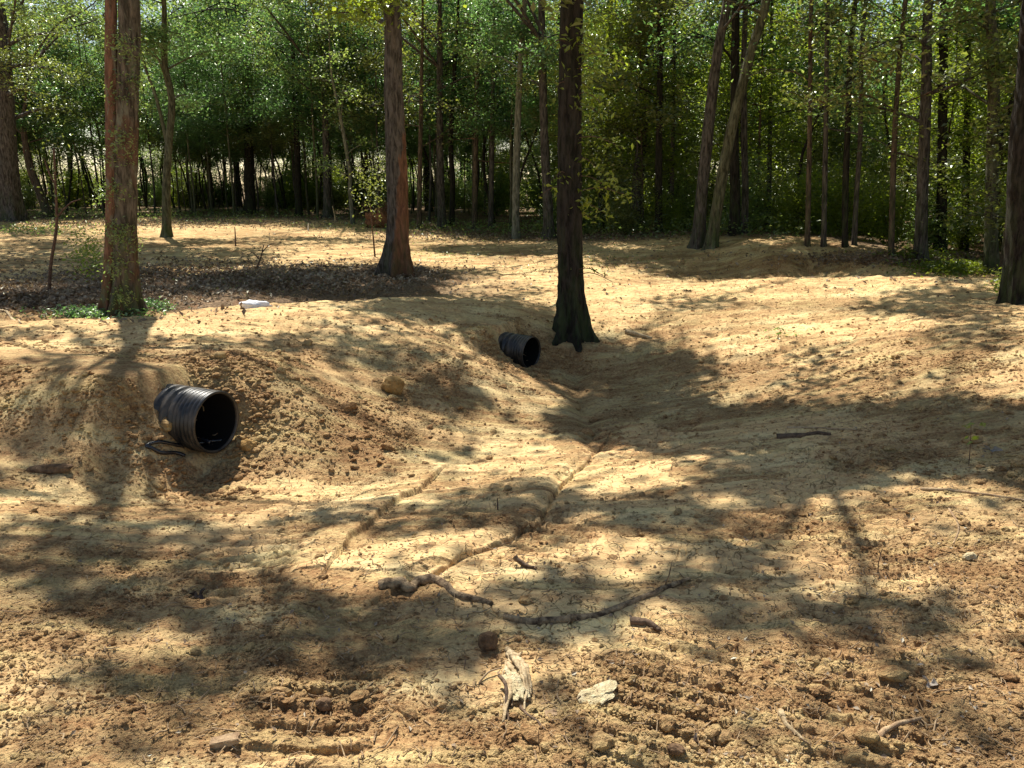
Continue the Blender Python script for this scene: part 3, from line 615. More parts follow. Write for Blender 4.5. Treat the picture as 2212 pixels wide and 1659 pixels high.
# high canopy: sprays of leaves on long limbs, unseen, placed to cast the ground shade
def canopy():
    rng = np.random.default_rng(77); pts = []
    for u, v, ru, rv, s in SH:
        n = 500; a = rng.uniform(0, 6.28, n); q = np.sqrt(rng.random(n)); uu = u+ru*q*np.cos(a); vv = v+rv*q*np.sin(a)
        p = hit(uu, vv); 
        # thin to an even density on the ground
        area = max(.05, (np.ptp(np.percentile(p[:, 0], [5, 95])))*(np.ptp(np.percentile(p[:, 1], [5, 95]))))
        k = int(min(n, 1+area*13*s)); w_ = p[:, 1]**3; idx = rng.choice(n, k, p=w_/w_.sum(), replace=False) if k < n else np.arange(n)
        pts.append(p[idx])
    g = np.concatenate(pts); h = rng.uniform(7.5, 11.5, len(g)); c = g+SUN*((h-g[:, 2])/SUN[2])[:, None]
    big = [t for t in TREES if t['r0'] > .13]; bx = np.array([t['base'][:2] for t in big])
    d = np.linalg.norm(c[:, None, :2]-bx[None], axis=2); own = d.argmin(1)
    for i, t in enumerate(big):
        m = np.where(own == i)[0]
        if not len(m): continue
        q = c[m]-t['base']; az = np.arctan2(q[:, 1]-np.interp(9, t['P'][:, 2], t['P'][:, 1]), q[:, 0]-np.interp(9, t['P'][:, 2], t['P'][:, 0]))
        sec = ((az+math.pi)/(2*math.pi)*9).astype(int)
        for s in np.unique(sec):
            g2 = q[sec == s]; e = g2.mean(0); far = g2[np.argmax(np.linalg.norm(g2[:, :2], axis=1))]
            hb = max(5.5, e[2]-.55*np.linalg.norm(e[:2])-1); b = np.array([np.interp(hb, t['P'][:, 2], t['P'][:, k]) for k in range(3)])
            lp = smooth_path([b, b*.5+e*.5+np.array([0, 0, .5]), e, far], 14); t['T'].add(lp, np.linspace(.05, .012, 14), 6, cap=False)
            for x in g2:
                j = np.argmin(np.linalg.norm(lp-x, axis=1)); mid = (lp[j]+x)/2+rng.normal(0, .12, 3); t['T'].add([lp[j], mid, x], [.018, .011, .005], 4, cap=False)
        nl = 62; cc = np.repeat(q, nl, 0)+rng.normal(size=(len(q)*nl, 3))*np.array([.33, .33, .2])
        world = cc+t['base']; cc = cc[shade_keep(world, rng, .12)]
        t['high'] = cc

canopy()
# lower limbs of the traced trees, visible in the frame
def lower(rec, h0, h1, nl, L, ncl, per, spread=.22, filt=True, sub=4):
    s = up_limbs(rec['rng'], rec['T'], rec['P'], rec['rad'], h0, h1, nl, L, sub=sub)
    p = clumps(rec['rng'], s, ncl, per, spread)
    if filt: p = p[shade_keep(p+rec['base'], rec['rng'], .25)]
    rec['leaf'].append(p)
for rec, h0, nl, L, ncl in ((Bt,4.2,12,3.2,420),(Ct,3.6,8,1.8,160),(Dt,3.4,12,3.2,380),(Et,2.6,14,2.6,420),(F1,4.5,9,3,260),(F2,4.5,10,3.2,300),(Gt,4,11,3.2,380),
        (Ht,2.5,10,2,260),(It,4.5,8,2,200),(Jt,3.4,12,2.4,380),(Kt,3.2,14,3.6,620),(Nt,1.3,14,2.0,420),(Ot,4,10,2.4,300),(P1,4,8,3,240),(Qt,2,14,2.2,420),(Rt,2.4,12,3,360),
        (St,3,9,2.8,240),(T1,2.8,9,2.6,220),(L1,3.6,10,2.6,300),(V1,3.5,12,3,420),(V3,3.4,12,3,380),(V4,2.6,12,2.4,300),(K2,2.8,8,2,240),(Mt,1.6,9,1.5,200),(L2,3.2,8,2,220)):
    lower(rec, h0, min(rec['h'], h0+5.5), nl, L, ncl, 22)
for rec in TREES[-8:]: lower(rec, 2.4, 8, 8, 2.2, 170, 20)
LM = {id(Bt): (L_BRIGHT, .13), id(Ct): (L_OLIVE, .13), id(A): (L_OLIVE, .13), id(Nt): (L_BRIGHT, .13), id(Dt): (L_OLIVE, .1)}

# leafy shoots on the black middle tree and ferns on the twin-stemmed tree
def shoots(rec, spec, name, mat, size, label=None):
    rng = rec['rng']
    for u, v, lu, lv, cnt in spec:
        Y = rec['base'][1]-.15; d = ray(u, v); t = Y/d[1]; a = np.array([d[0]*t, Y, CAMZ+d[2]*t])-rec['base']
        d = ray(u+lu, v+lv); Y2 = Y-rng.uniform(-.3, .4); t = Y2/d[1]; b = np.array([d[0]*t, Y2, CAMZ+d[2]*t])-rec['base']
        a0 = np.array([np.interp(a[2], rec['P'][:, 2], rec['P'][:, k]) for k in range(3)])
        p = smooth_path([a0, (a0+b)/2+[0, 0, .08], b], 8); T = Tubes(); T.add(p, np.linspace(.008, .003, 8), 4, cap=False)
        i = rng.integers(2, 8, cnt); c = p[i]+rng.normal(size=(cnt, 3))*np.array([.10, .10, .07])
        o = T.build(name, MTWIG, rec['root']); V_, F_, r_ = leaves(rng, c, size, .3, .42); mesh('leaves', V_, F_, mat, o, smooth=False, attrs={'rnd': r_})
rg = np.random.default_rng(8)
shoots(Ct, [(1250, y, rg.uniform(25, 110), rg.uniform(-10, 60), 46) for y in (60,90,120,150,180,210,240,300,340,380,420,450,470)]+[(1225, y, rg.uniform(-70, -10), rg.uniform(0, 50), 16) for y in (90,180,380,410)]+
       [(1250,590,60,10,5),(1250,600,75,10,7)], 'leafy_shoot', L_BRIGHT, .085)
shoots(A, [(262, y, rg.uniform(-40, 40), rg.uniform(-10, 20), 150) for y in (80,95,135,170,185,205,225,240,300,330,350,410,430,445,500,520,540,570,640)], 'fern_tuft', L_MID, .05)
for rec in TREES:
    lm, sz = LM.get(id(rec), ([L_MID, L_DARK, L_OLIVE][int(abs(rec['base'][0])*7) % 3], .115)); finish(rec, lm, sz)

# ---- understorey and tall trees of the wood: a few grown ones, then copies
def proto(seed, H_, r0, h0, nl, L, ncl, per, size, bm, lm, name, label, group, spread=.24, rise=.5, bend=.35, sub=5):
    ncl = int(ncl*.72)
    rng = np.random.default_rng(seed); k = int(H_/1.5)+2; p = [[0, 0, -.15]]; d = np.array([0, 0, 1.])
    off = np.zeros(2)
    for i in range(k): off = off+rng.normal(0, bend*.35, 2); p.append([off[0]*.5, off[1]*.5, (i+1)*H_/k])
    P_ = smooth_path(p, 40); rad = np.maximum(r0*(1-P_[:, 2]/H_*.85), .008)
    root = thing(name, label, 'tree', (0, 0, 0), group); T = Tubes(); T.add(P_, rad, 10, trunk_fn(seed, .5, .04, fh=.15))
    s = up_limbs(rng, T, P_, rad, h0, H_*.97, nl, L, rise, sub); T.build('trunk', bm, root)
    c = clumps(rng, s, ncl, per, spread); V, F, r = leaves(rng, c, size); mesh('crown', V, F, lm, root, smooth=False, attrs={'rnd': r})
    return root
G1 = 'young leafy trees'; G2 = 'tall dark trunked trees'; G3 = 'bare thin stems'
LB1 = 'young leafy tree'; LB2 = 'tall dark trunk'; LB3 = 'bare thin stem'
under = [proto(100+i, [6.5, 7.5, 8.5, 7, 9, 6][i], [.03, .04, .05, .035, .055, .03][i], [2.2, 2.6, 2.8, 1.5, 3.2, 1.0][i], 22, [1.7, 2, 2.3, 1.8, 2.4, 1.6][i], [420, 520, 620, 520, 640, 420][i], 20, .105,
         [B_BROWN, B_OLIVE, B_GREY][i % 3], [L_MID, L_DARK, L_OLIVE, L_BRIGHT, L_DARK, L_OLIVE][i], 'young_tree', LB1, G1) for i in range(6)]
tall = [proto(200+i, [15, 16, 14, 17][i], [.14, .17, .12, .2][i], [5, 6, 4.5, 7][i], 30, [3.6, 4, 3.2, 4.4][i], 700, 22, .19, [B_BLACK, B_GREY, B_BROWN, B_BLACK][i],
        [L_DARK, L_MID, L_DARK, L_MID][i], 'tall_tree', LB2, G2, .4, .6) for i in range(4)]
def bare(seed):
    rng = np.random.default_rng(seed); root = thing('thin_stem', LB3, 'tree', (0, 0, 0), G3); T = Tubes(); H_ = 8.0
    p = smooth_path([[rng.normal(0, .22)*k, rng.normal(0, .22)*k, k*2-.1] for k in range(5)], 16); T.add(p, np.linspace(.045, .02, 16), 7)
    s = up_limbs(rng, T, p, np.linspace(.045, .02, 16), 3.2, 7.8, 9, 1.3, .5, 3); T.build('trunk', B_BLACK, root)
    V, F, r = leaves(rng, clumps(rng, s, 160, 16, .2), .13); mesh('crown', V, F, L_DARK, root, smooth=False, attrs={'rnd': r}); return root
bares = [bare(300+i) for i in range(4)]
used = set()
def where_(x, y):
    u = float(proj(np.array([x]), np.array([y]), np.array([.3]))[0][0]); r = math.hypot(x, y)
    a = ['left of the twin-stemmed tree', 'behind the twin-stemmed tree', 'left of the red-sided tree', 'right of the red-sided tree', 'behind the black middle tree', 'left of the leaning pair',
         'behind the leaning pair', 'behind the far mound', 'behind the right edge weeds'][int(np.searchsorted([190, 420, 850, 1100, 1300, 1500, 1700, 1960], u))]
    return ('front of the woods' if r < 32 else 'middle of the woods' if r < 50 else 'far back in the woods')+', '+a

def place(pr, x, y, rng, label, group, cat='tree', s=1.0):
    d_ = where_(x, y); label = label+', '+d_; group = group+' '+d_
    loc = (x, y, float(H0(np.array([x]), np.array([y]))[0])); rz = rng.uniform(0, 6.28); sc = (s, s, s*rng.uniform(.9, 1.12))
    if pr.name not in used: used.add(pr.name); tag(pr, label, cat, group); pr.location = loc; pr.rotation_euler = (0, 0, rz); pr.scale = sc
    else: copy_tree(pr, loc, rz, sc, label, cat, group)
rng = np.random.default_rng(11)
def edge_r(a): return float(np.interp(a, EA, ER))
def poisson(n, amin, amax, rf, rmax, mind, rng):
    out = []
    for _ in range(n*40):
        if len(out) >= n: break
        a = math.radians(rng.uniform(amin, amax)); r = math.sqrt(rng.uniform((edge_r(a)*rf)**2, max(rmax, edge_r(a)*rf+8)**2)); x, y = r*math.sin(a), r*math.cos(a)
        if all((x-p[0])**2+(y-p[1])**2 > mind**2 for p in out): out.append((x, y))
    return out
for i, (x, y) in enumerate([p for p in poisson(150, -43, 43, 1.07, 46, 1.5, rng) if p[0] < 3 or rng.random() < .42]+poisson(80, -42, 42, 1.8, 75, 2.0, rng)+poisson(24, 4, 43, 1.1, 34, 2.0, rng)):
    right = x > 2; pr = under[rng.choice([0, 3, 5, 3, 5] if right else [0, 1, 2, 4, 4, 2])]; far_ = math.hypot(x, y) > 48; pr = under[rng.choice([3, 5, 5, 0])] if (far_ or (right and rng.random() < .4)) else pr
    place(pr, x, y, rng, LB1, G1, s=rng.uniform(.85, 1.2)*(1.35 if far_ and x > -8 else 1))
for i, (x, y) in enumerate([p for p in poisson(80, -48, 48, 1.45, 85, 3.6, rng) if p[0] < 3 or math.hypot(*p) > 48 or rng.random() < .35]):
    place(tall[rng.integers(4)], x, y, rng, LB2, G2, s=rng.uniform(.85, 1.15)*(.72 if math.degrees(math.atan2(x, y)) > 12 else 1))
shr = []
for i in range(3):
    rg3 = np.random.default_rng(400+i); T = Tubes(); root = thing('shrub', 'leafy shrub', 'shrub', (0, 0, 0), 'shrubs'); segs = []
    for k in range(9):
        a = rg3.uniform(0, 6.28); l = rg3.uniform(.3, .9); h_ = rg3.uniform(.9, 2.3); q = smooth_path([[0, 0, -.05], [math.cos(a)*l*.5, math.sin(a)*l*.5, h_*.6], [math.cos(a)*l, math.sin(a)*l, h_]], 7)
        T.add(q, np.linspace(.014, .004, 7), 5, cap=False); segs += [(q[1], q[3]), (q[3], q[6])]
    T.build('stems', B_BROWN, root); V, F, r = leaves(rg3, clumps(rg3, segs, 190, 18, .27), .11); mesh('foliage', V, F, [L_MID, L_OLIVE, L_BRIGHT][i], root, smooth=False, attrs={'rnd': r}); shr.append(root)
for i, (x, y) in enumerate(poisson(150, -42, 42, 1.45, 62, 1.3, rng)+poisson(50, -42, -8, 1.6, 60, 1.2, rng)+poisson(45, 3, 42, 1.03, 30, 1.0, rng)):
    place(shr[rng.integers(3)], x, y, rng, 'leafy shrub', 'shrubs', s=rng.uniform(.7, 1.5)*(.6 if math.hypot(x, y) < 32 else 1))
for i, (x, y) in enumerate(poisson(150, -42, 42, 1.1, 70, .9, rng)+poisson(50, -36, -6, 1.3, 60, .9, rng)):
    place(bares[rng.integers(4)], x, y, rng, LB3, G3, s=rng.uniform(.7, 1.5))

# ------------------------------------------------------------------ small things
def stick(name, label, cat, pts, rad, mat, lift=None, sides=8, amp=.12, seed=1, extra=None):
    g = hitd([p[0] for p in pts], [p[1] for p in pts]); g[:, 2] = H(g[:, 0], g[:, 1]); g[:, 2] += rad*.3
    if lift: g[:, 2] += np.array(lift)
    p = smooth_path(g, max(14, 10*len(pts))); rng = np.random.default_rng(seed); k = len(p)
    p[:, 2] = np.maximum(p[:, 2], H(p[:, 0], p[:, 1])+rad*.12) if not lift else p[:, 2]
    r = rad*(1-.5*np.linspace(0, 1, k)**1.5)*(1+amp*noise(np.arange(k)*.16, np.zeros(k), seed))
    kk = np.arange(k)*.22; p += rad*.35*np.stack([noise(kk, kk*0+1, seed), noise(kk, kk*0+5, seed), .5*noise(kk, kk*0+9, seed)], -1)
    b = p[0].copy(); T = Tubes(); T.add(p-b, r, sides, lambda P_, th, rd: rd[:, None]*(1+.16*noise(th[None]/6.2832*6+.1*np.arange(len(rd))[:, None], np.arange(len(rd))[:, None]*.06+0*th[None], seed, 600)+.10*noise(th[None]/6.2832*4+0*rd[:, None], np.arange(len(rd))[:, None]*.14+0*th[None], seed+3, 4)))
    for e in (extra or []): T.add(np.array(e[0])+p[int(e[1]*(k-1))]-b, e[2], 5)
    o = T.build(name, mat, loc=tuple(b)); return tag(o, label, cat)
stick('root', 'thick crooked brown root lying across the foreground, left of its split middle', 'root', [(815,1268),(860,1270),(890,1278),(905,1262),(945,1258),(985,1285),(1020,1295),(1060,1310)], .024, MROOT, seed=2, sides=18)
stick('root', 'long curved root sweeping up to the right in the foreground', 'root', [(1085,1335),(1140,1345),(1200,1342),(1250,1338),(1320,1322),(1400,1290),(1440,1270),(1490,1255)], .017, MROOT, seed=3, sides=16,
      extra=[([[0,0,0],[.02,.01,.06],[.03,.02,.11]], .86, [.005,.003,.002])])
stick('log', 'short pale log lying right of the black middle tree', 'log', [(1352,719),(1380,725),(1408,732)], .032, MWOODL, seed=4)
stick('log', 'dark straight log lying in the shade on the right', 'log', [(1678,946),(1730,944),(1795,940)], .026, MWOODD, seed=5, sides=10)
stick('branch', 'long thin branch at the right edge of the bare ground', 'branch', [(1988,1058),(2060,1062),(2130,1070),(2230,1086)], .011, MWOOD, seed=6)
stick('branch', 'pale thin stick in the shade above the dark log', 'branch', [(1700,925),(1760,928),(1850,930)], .012, MWOOD, seed=16)
stick('branch', 'short bent pale stick in the bottom right foreground', 'stick', [(1686,1540),(1700,1570),(1735,1602)], .010, MWOODL, seed=7)
stick('branch', 'thick dark stick half buried right of the curved root', 'stick', [(1365,1345),(1395,1350),(1425,1362)], .018, MWOODD, seed=8)
stick('branch', 'dark splinter with raised tip above the foreground root', 'stick', [(1112,1218),(1130,1226),(1158,1230)], .012, MWOODD, seed=9, lift=[.03, .01, 0])
stick('twig', 'twisted thin vine on the sunny ground at the right', 'twig', [(1835,1070),(2040+10,1100),(2070,1140),(2060,1175)][1:], .006, MWOOD, seed=10)
stick('branch', 'forked stick lying at the left edge behind the bank', 'stick', [(0,672),(25,690),(45,700)], .02, MWOODL, seed=12)
stick('branch', 'fallen pale branch on the litter left of the red-sided tree', 'branch', [(560,486),(600,480),(650,474)], .03, MWOODL, seed=13)
stick('branch', 'long thin dark branch lying on the far dirt left of the red-sided tree', 'branch', [(640,572),(720,576),(800,580)], .02, MWOODD, seed=14)
stick('branch', 'buried pale branch right of the pale stone lump', 'stick', [(1890,1600),(1925,1575),(1990,1560)][:3], .010, MWOOD, seed=15)
def upright(name, label, cat, pts, w, mat, sides=6, extra=(), leafspec=None):
    b = hitd(*pts[0])[0]; b[2] = H(b[0], b[1])[0]-.02; ps = [b]
    for u, v in pts[1:]:
        d = ray(u, v); t = b[1]/d[1]; ps.append(np.array([d[0]*t, b[1], CAMZ+d[2]*t]))
    r = w*S/FPX*b[1]/2; T = Tubes(); T.add(smooth_path(ps, 20)-b, np.linspace(r, r*.5, 20), sides)
    for e in extra:
        q = [];
        for u, v in e: d = ray(u, v); t = b[1]/d[1]; q.append(np.array([d[0]*t, b[1], CAMZ+d[2]*t])-b)
        T.add(smooth_path(q, 10), np.linspace(r*.6, r*.25, 10), 5)
    if leafspec:
        root = thing(name, label, cat, tuple(b)); T.build('stem', mat, root); rng = np.random.default_rng(3); c = []
        for u, v, n, sp_ in leafspec[0]:
            d = ray(u, v); t = b[1]/d[1]; c.append(np.array([d[0]*t, b[1], CAMZ+d[2]*t])-b+rng.normal(0, sp_, (n, 3)))
        V, F, r_ = leaves(rng, np.concatenate(c), leafspec[2], .3); mesh('leaves', V, F, leafspec[1], root, smooth=False, attrs={'rnd': r_}); return root
    return tag(T.build(name, mat, loc=tuple(b)), label, cat)
upright('sapling', 'thin red-brown sapling leaning at the left, before the litter', 'sapling', [(106,632),(110,570),(122,490),(120,400),(116,320)], 8, MTWIG, 8, leafspec=([(118,330,70,.25),(122,400,50,.2),(125,430,40,.2),(116,280,60,.3)], L_OLIVE, .06), extra=[[(122,470),(150,440),(175,430)],[(120,400),(105,370),(95,340)]])
upright('sapling', 'short bare sapling just left of the red-sided tree', 'sapling', [(810,555),(806,510),(803,480),(800,440)], 4, MTWIG, leafspec=([(800,380,200,.3),(812,400,150,.25),(790,440,60,.2)], L_OLIVE, .075))
upright('sapling', 'tiny bare stem on the far sunny dirt', 'sapling', [(509,532),(508,505),(507,490)], 3.5, MTWIG)
upright('broken_branch', 'upright broken branch with crooked arms left of centre', 'branch', [(552,582),(562,560),(570,528)], 4, MTWIG, extra=[[(560,560),(545,545),(535,555)],[(567,545),(580,530),(598,524)]])
upright('stake', 'short white survey stake at the far edge of the dirt', 'stake', [(666,498),(666,490),(666,482)], 3.5, plain('white_paint', (.75, .72, .66), .6), 4)
upright('stake', 'pale split stake leaning at the edge of the woods', 'stake', [(725,480),(722,460),(718,445)], 4, MWOODL, 5)
upright('twig', 'small upright twig with short shadow on the sunny right track', 'twig', [(1897,1240),(1898,1215),(1906,1185)], 3.5, MTWIG)
upright('twig', 'tiny stub sticking up in the middle of the dirt', 'twig', [(1075,1102),(1075,1088),(1074,1075)], 4, MTWIG)
upright('twig', 'tiny upright twig at the bottom centre', 'twig', [(1165,1620),(1164,1600),(1163,1578)], 3, MTWIG)
upright('seedling', 'thin seedling with two green leaves at the right', 'seedling', [(2093,1005),(2096,960),(2098,910)], 2.5, MTWIG, leafspec=([(2098,915,4,.02),(2095,945,5,.03)], L_BRIGHT, .05))
upright('twig', 'arched bare twig at the right foreground', 'twig', [(1880+0,1395+20),(1888,1380),(1905,1370)], 2, MTWIG)
upright('seedling', 'small green sprout on the far mound slope', 'seedling', [(1680,1052-320),(1682,722),(1686,716)], 2, MTWIG, leafspec=([(1684,720,22,.06)], L_MID, .05))
# vine-hung sapling and weeds by the twin-stemmed tree
def weeds(name, label, spec, mat, size, cat='weeds', kind=None, seed=1, dry=False):
    rng = np.random.default_rng(seed); c = []; 
    for u, v, ru, rv, n, hh in spec:
        q = hit(rng.normal(u, ru*.5, n), rng.normal(v, rv*.5, n)); q[:, 2] = (H if hh < .005 else H0)(q[:, 0], q[:, 1])+rng.random(n)**1.5*hh+(.003 if hh < .005 else .01); c.append(q)
    c = np.concatenate(c); b = c.mean(0); b[2] = c[:, 2].min(); V, F, r = leaves(rng, c-b, size, .5); o = mesh(name, V, F, mat, smooth=False, attrs={'rnd': r}, loc=tuple(b)); return tag(o, label, cat, kind=kind)
weeds('shrub', 'bright yellow-green shrub against the left of the twin-stemmed tree', [(200,580,45,30,500,.55),(190,560,50,20,260,.7)], L_BRIGHT, .07, 'shrub', seed=2)
weeds('weeds', 'low green weeds round the foot of the twin-stemmed tree', [(215,682,110,9,1500,.10),(320,668,50,7,700,.12)], L_DARK, .05, kind='stuff', seed=3)
weeds('weeds', 'low green weeds at the edge of the woods on the right', [(2080,585,110,12,2600,.16),(1990,560,90,8,900,.2),(2180,620,40,20,400,.2)], L_BRIGHT, .07, kind='stuff', seed=4)
weeds('ground_cover', 'green seedlings and low plants on the floor of the woods', [(300,466,500,14,4200,.25),(1250,500,300,16,2600,.35),(1700,500,400,12,3600,.5),(900,490,200,12,1000,.2),(60,500,150,10,600,.2)], L_MID, .10, kind='stuff', seed=5)
weeds('grass', 'sparse thin green grass and seedlings on the far dirt', [(950,545,120,25,420,.05),(500,600,250,30,420,.05),(1300,560,200,30,300,.05)], L_MID, .045, kind='stuff', seed=6)
weeds('leaf_litter', 'dry brown leaves lying behind the bank and in the woods', [(130,640,300,40,5200,.05),(500,600,420,34,7000,.05),(300,480,700,16,6000,.06),(1150,510,400,12,3000,.06),(850,590,90,12,1500,.05),(1950,560,200,14,2500,.06),(1000,570,1500,70,1500,.02)], L_DRY, .085, kind='stuff', seed=7)
weeds('dead_leaves', 'small dry leaf scraps scattered over the bare soil', [(1100,1200,2200,900,1500,.004),(1900,1450,600,500,500,.004),(1700,760,900,250,500,.004)], L_DRY, .022, kind='stuff', seed=17)
def low_litter():
    rng = np.random.default_rng(9); n = 2400; p = hit(rng.uniform(0, 2212, n), rng.uniform(700, 1650, n)); p[:, 2] = H(p[:, 0], p[:, 1]); T = Tubes()
    for i in range(n):
        a = rng.uniform(0, 6.28); L = rng.uniform(.015, .06)*(1+(i % 13 == 0)*1.5); d = np.array([math.cos(a), math.sin(a), 0])*L; r = rng.uniform(.0012, .003)
        q = np.stack([p[i]-d/2, p[i]+rng.normal(0, .12, 3)*L, p[i]+d/2]); q[:, 2] = H(q[:, 0], q[:, 1])+r+rng.random(3)*.012; T.add(q, [r, r, r*.6], 4, cap=False)
    tag(T.build('twig_litter', MWOOD), 'thin broken twigs and root ends strewn over the soil', 'twigs', kind='stuff')
low_litter()
# clods and stones that stand out
def stone(name, label, u, v, size, mat, flat=.7, seed=1, yaw=0, cat='clod', amp=.25, sink=.3):
    p = hitd(u, v)[0]; p[2] = H(p[0], p[1])[0]; V = lump(IV3, seed, amp, 1.2)*np.array(size)
    c, s = math.cos(yaw), math.sin(yaw); V = np.stack([V[:, 0]*c-V[:, 1]*s, V[:, 0]*s+V[:, 1]*c, V[:, 2]], -1); V[:, 2] += size[2]*(1-2*sink)
    return tag(mesh(name, V, IF3, mat, loc=tuple(p), smooth=False), label, cat)
MROCK = plain('ochre_clay_lump', (.28, .16, .055), .95, (.42, .27, .11), 14, .1, .02, 40)
MCHUNK = plain('brown_bark', (.10, .06, .035), .9, (.24, .15, .085), 30, .1, .02, 50)
MSTONE = plain('pale_stone', (.46, .36, .20), .9, (.70, .60, .38), 30, .1, .03, 60)
stone('clod', 'big round ochre clay clod alone on the bank slope', 850, 848, (.105, .09, .085), MROCK, seed=3, sink=.15)
stone('clod', 'yellow-brown clod beside the right rim of the large culvert', 536, 972, (.06, .05, .05), MROCK, seed=4)
stone('clod', 'large earth clod against the left side of the large culvert', 368, 925, (.07, .07, .06), MCLOD, seed=5)
stone('clod', 'dark lump of earth at the far left on the bank slope', 112, 1018, (.14, .05, .035), MCHUNK, seed=6, yaw=.1)
stone('clod', 'cream coloured stone lump in the foreground right of the wood splinters', 1295, 1500, (.06, .04, .014), MSTONE, seed=7, yaw=.5, cat='stone', amp=.6)
stone('stone', 'pale oblong stone on the sunny right ground', 2095, 1208, (.045, .024, .022), MSTONE, seed=8, yaw=.6, cat='stone')
stone('clod', 'brown chunk of bark on end just below the root junction', 1052, 1396, (.038, .03, .045), MCHUNK, seed=9)
stone('clod', 'reddish clod in the gap between the two culverts high on the bank', 665, 745, (.05, .04, .035), MCLOD, seed=10)
stone('clod', 'rounded clod at the crest of the bank above the large culvert', 475, 772, (.06, .05, .04), MCLOD, seed=12)
stone('clod', 'dark clod lying alone in the bottom left foreground shade edge', 700, 1530, (.028, .024, .022), MCHUNK, seed=13)
stone('clod', 'red-brown clod on the lower right sunny ground', 1868, 1600, (.04, .03, .022), MCLOD, seed=14)
stone('clod', 'broad cracked clod heap on the lower right track', 1930, 1460, (.06, .035, .022), MCLOD, seed=15)
stone('clod', 'dark clod by the bottom edge, centre left', 850+610, 1622, (.03, .022, .015), MCHUNK, seed=16)
# uprooted mound behind
p = hit1(815, 492); V = lump(IV3, 21, .3)*np.array([.42, .35, .38]); V[:, 2] += .32
rb = thing('root_ball', 'red-brown uprooted root ball behind the red-sided tree', 'root ball', tuple(p)); mesh('soil_mass', V, IF3, plain('root_ball_soil', (.12, .055, .03), .95, (.26, .13, .07), 8, .1, .05, 12), rb, smooth=False)
T = Tubes(); rg2 = np.random.default_rng(4)
for i in range(26):
    a = rg2.uniform(0, 6.28); q = np.array([math.cos(a)*.45, math.sin(a)*.35, .6+.3*rg2.random()]); T.add(smooth_path([q*.8, q+rg2.normal(0, .08, 3), q+rg2.normal(0, .2, 3)+[0, 0, -.1]], 7), np.linspace(.018, .004, 7), 5)
T.build('root', MTWIG, rb); V, F, r = leaves(rg2, rg2.normal(0, .22, (260, 3))+[0, 0, 1.0], .09); mesh('leaves', V, F, L_OLIVE, rb, smooth=False, attrs={'rnd': r})
# split wood piece (sawn chip)
def chip(label, u, v, dims, yaw, tilt, mat, seed=1, name='wood_chip'):
    p = hitd(u, v)[0]; p[2] = H(p[0], p[1])[0]; nx, ny, nz = 14, 5, 5; rng = np.random.default_rng(seed)
    import bmesh
    bm = bmesh.new(); bmesh.ops.create_cube(bm, size=1); bmesh.ops.bevel(bm, geom=bm.edges[:], offset=.06, segments=2, affect='EDGES'); bmesh.ops.subdivide_edges(bm, edges=bm.edges[:], cuts=2, use_grid_fill=True)
    V = np.array([v_.co for v_ in bm.verts]); F = [np.array([[v_.index for v_ in f.verts] for f in bm.faces if len(f.verts) == k]) for k in (3, 4)]; bm.free()
    V[:, 2] *= 1-.45*(V[:, 0]+.5); V = V+.05*np.stack([noise(V[:, 1]*6, V[:, 2]*6, seed), noise(V[:, 0]*5, V[:, 2]*6, seed+1), noise(V[:, 0]*6, V[:, 1]*6, seed+2)], -1)
    V = V*np.array(dims); c, s = math.cos(tilt), math.sin(tilt); V = np.stack([V[:, 0]*c-V[:, 2]*s, V[:, 1], V[:, 0]*s+V[:, 2]*c], -1)
    c, s = math.cos(yaw), math.sin(yaw); V = np.stack([V[:, 0]*c-V[:, 1]*s, V[:, 0]*s+V[:, 1]*c, V[:, 2]+dims[2]*.42], -1)
    return tag(mesh(name, V, [f for f in F if len(f)], mat, loc=tuple(p), smooth=False), label, 'wood chip')
chip('flat wedge of split wood in the sunny bottom left foreground', 488, 1608, (.085, .035, .028), .25, .12, MWOOD, 1)
chip('small brown bark piece right of the wood splinters', 1190, 1515+30, (.04, .03, .008), .1, .1, MWOOD, 2)
# heap of splintered wood
p = hit1(1112, 1500); p[2] = H(p[0], p[1])[0]
T = Tubes(); rg2 = np.random.default_rng(14)
tops = hit([1105, 1112, 1095], [1425, 1440, 1450]); 
for i in range(15):
    u0 = rg2.uniform(1092, 1128); v0 = rg2.uniform(1405, 1480); u1 = u0+rg2.uniform(-22, 40); v1 = v0+rg2.uniform(30, 95)
    g = hitd([u0, (u0+u1)/2+rg2.uniform(-10, 10), u1], [v0, (v0+v1)/2+rg2.uniform(-6, 6), v1]); g[:, 2] += np.array([.012, .022, .004])*rg2.uniform(.3, 1.4)
    q = smooth_path(g-p, 14); q += rg2.normal(0, .0015, q.shape); T.add(q, rg2.uniform(.004, .013)*np.linspace(1, .3, 14)*(1+.3*rg2.normal(size=14)), 7)
sr = thing('root_splinters', 'heap of pale splintered root wood in the centre foreground', 'splintered wood', tuple(p)); T.build('splinters', MWOODL, sr)
V = lump(IV3, 51, .55, 2.2)*np.array([.034, .085, .02]); V[:, 0] += -.25*V[:, 1]; V[:, 2] += .006; mesh('heap', V+np.array([.0, .03, 0]), IF3, MSTONE, sr, smooth=False)
stick('branch', 'dark bent stick below the splintered root wood', 'stick', [(1080,1480),(1092,1500),(1095,1540),(1100,1560)], .007, MWOODD, seed=20, lift=[.035, .03, .01, 0])
stick('branch', 'slender dark root end trailing from the splinters to the bottom right', 'stick', [(1125,1530),(1140,1545),(1160,1560),(1178,1578)], .006, MWOODD, seed=21)
stick('branch', 'thin arched twig left of the splintered root wood', 'twig', [(1035,1478),(1055,1462),(1085,1455)], .004, MWOOD, seed=22, lift=[0, .015, .02])
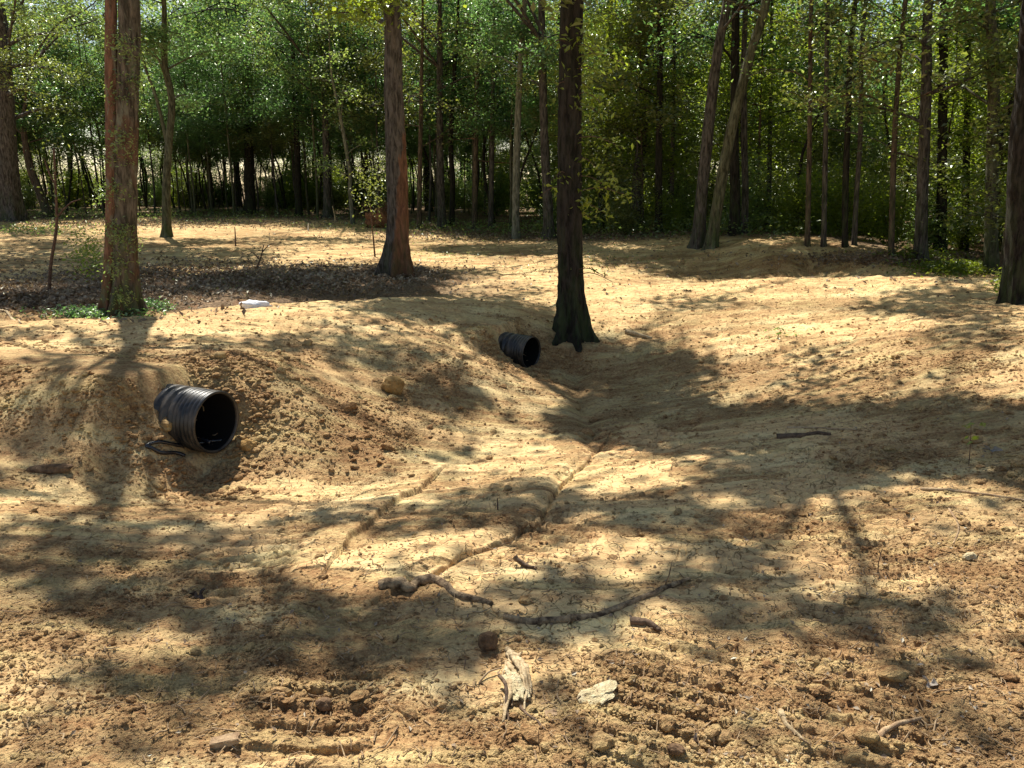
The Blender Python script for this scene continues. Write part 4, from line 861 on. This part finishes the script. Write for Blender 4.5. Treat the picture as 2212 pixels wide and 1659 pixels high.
# bright leaves and scraps lying alone
def leafobj(label, u, v, size, col, seed=1, name='fallen_leaf', cat='leaf', lobes=5, curl=.3):
    p = hitd(u, v)[0]; p[2] = H(p[0], p[1])[0]+.006; rng = np.random.default_rng(seed); n = 30; th = np.linspace(0, 2*math.pi, n, endpoint=False)
    r = size*(.65+.35*np.cos(lobes*th))*(1+.1*rng.normal(size=n)); x, y = r*np.cos(th+rng.random()*6), r*np.sin(th+rng.random()); z = curl*size*np.cos(th*2)+curl*size*.5
    V = np.r_[[[0, 0, .0]], np.stack([x*.5, y*.5, z*.3], -1), np.stack([x, y, z], -1)]; i = np.arange(n); j = (i+1) % n
    return tag(mesh(name, V, [np.stack([0*i, 1+i, 1+j], -1), np.stack([1+i, 1+n+i, 1+n+j, 1+j], -1)], plain('leaf_'+str(seed), col, .7, tuple(c*.7 for c in col), 60), loc=tuple(p)), label, cat)
leafobj('small bright yellow leaf right of centre in the foreground', 1400, 1443, .014, (.75, .42, .02), 31, lobes=3)
leafobj('pale grey-green leaf at the left edge of the foreground', 50, 1464, .022, (.50, .55, .42), 32, lobes=1, curl=.5)
leafobj('curled grey dead leaf at the bottom right of centre', 1500, 1612, .03, (.38, .31, .26), 33, curl=.6)
leafobj('curled dead leaf with pale underside on the lower right ground', 2008, 1480, .026, (.45, .38, .31), 34, curl=.6)
leafobj('dark curled dead leaf in the left foreground shade', 430, 1292, .034, (.10, .07, .055), 35, curl=.6)
leafobj('grey dead leaf lying on the right shaded patch', 2140, 975, .05, (.30, .26, .22), 36, curl=.4)
leafobj('small dead leaf on the lower right sunny ground', 1700, 1480-100, .02, (.30, .2, .13), 37, curl=.5)
# white plastic sack half buried on the bank
p = hit1(545, 666); p[2] = H(p[0], p[1])[0]; V = lump(IV3, 41, .4, 2.6)*np.array([.14, .08, .065]); V[:, 0] += np.where(V[:, 0] > 0, V[:, 0]*.6, 0); V[:, 2] += .03
tag(mesh('plastic_bag', V, IF3, plain('white_plastic', (.8, .8, .82), .35, (.62, .62, .66), 12, .5, .01, 25), loc=tuple(p)), 'crumpled white plastic bag lying behind the bank crest', 'bag')
# black strap by the large culvert
g = hitd([480, 455, 425, 395, 370, 345, 325, 318, 330, 350, 380, 400], [958, 962, 968, 970, 963, 960, 964, 972, 981, 985, 984, 988]); g[:, 2] = H(g[:, 0], g[:, 1])+.02+.012*np.sin(np.arange(12))
T = Tubes(); T.add(smooth_path(g-g[0], 60), .014, 8); b = g[2]-g[0]
T.add(smooth_path([b+[-.02, 0, .01], b+[.05, -.02, .04], b+[.12, -.03, .02]], 12), .018, 8)
tag(T.build('plastic_hose', plain('glossy_black_plastic', (.012, .012, .016), .25, None, 1, .6), loc=tuple(g[0])), 'glossy black plastic hose curled by the foot of the large culvert', 'hose')
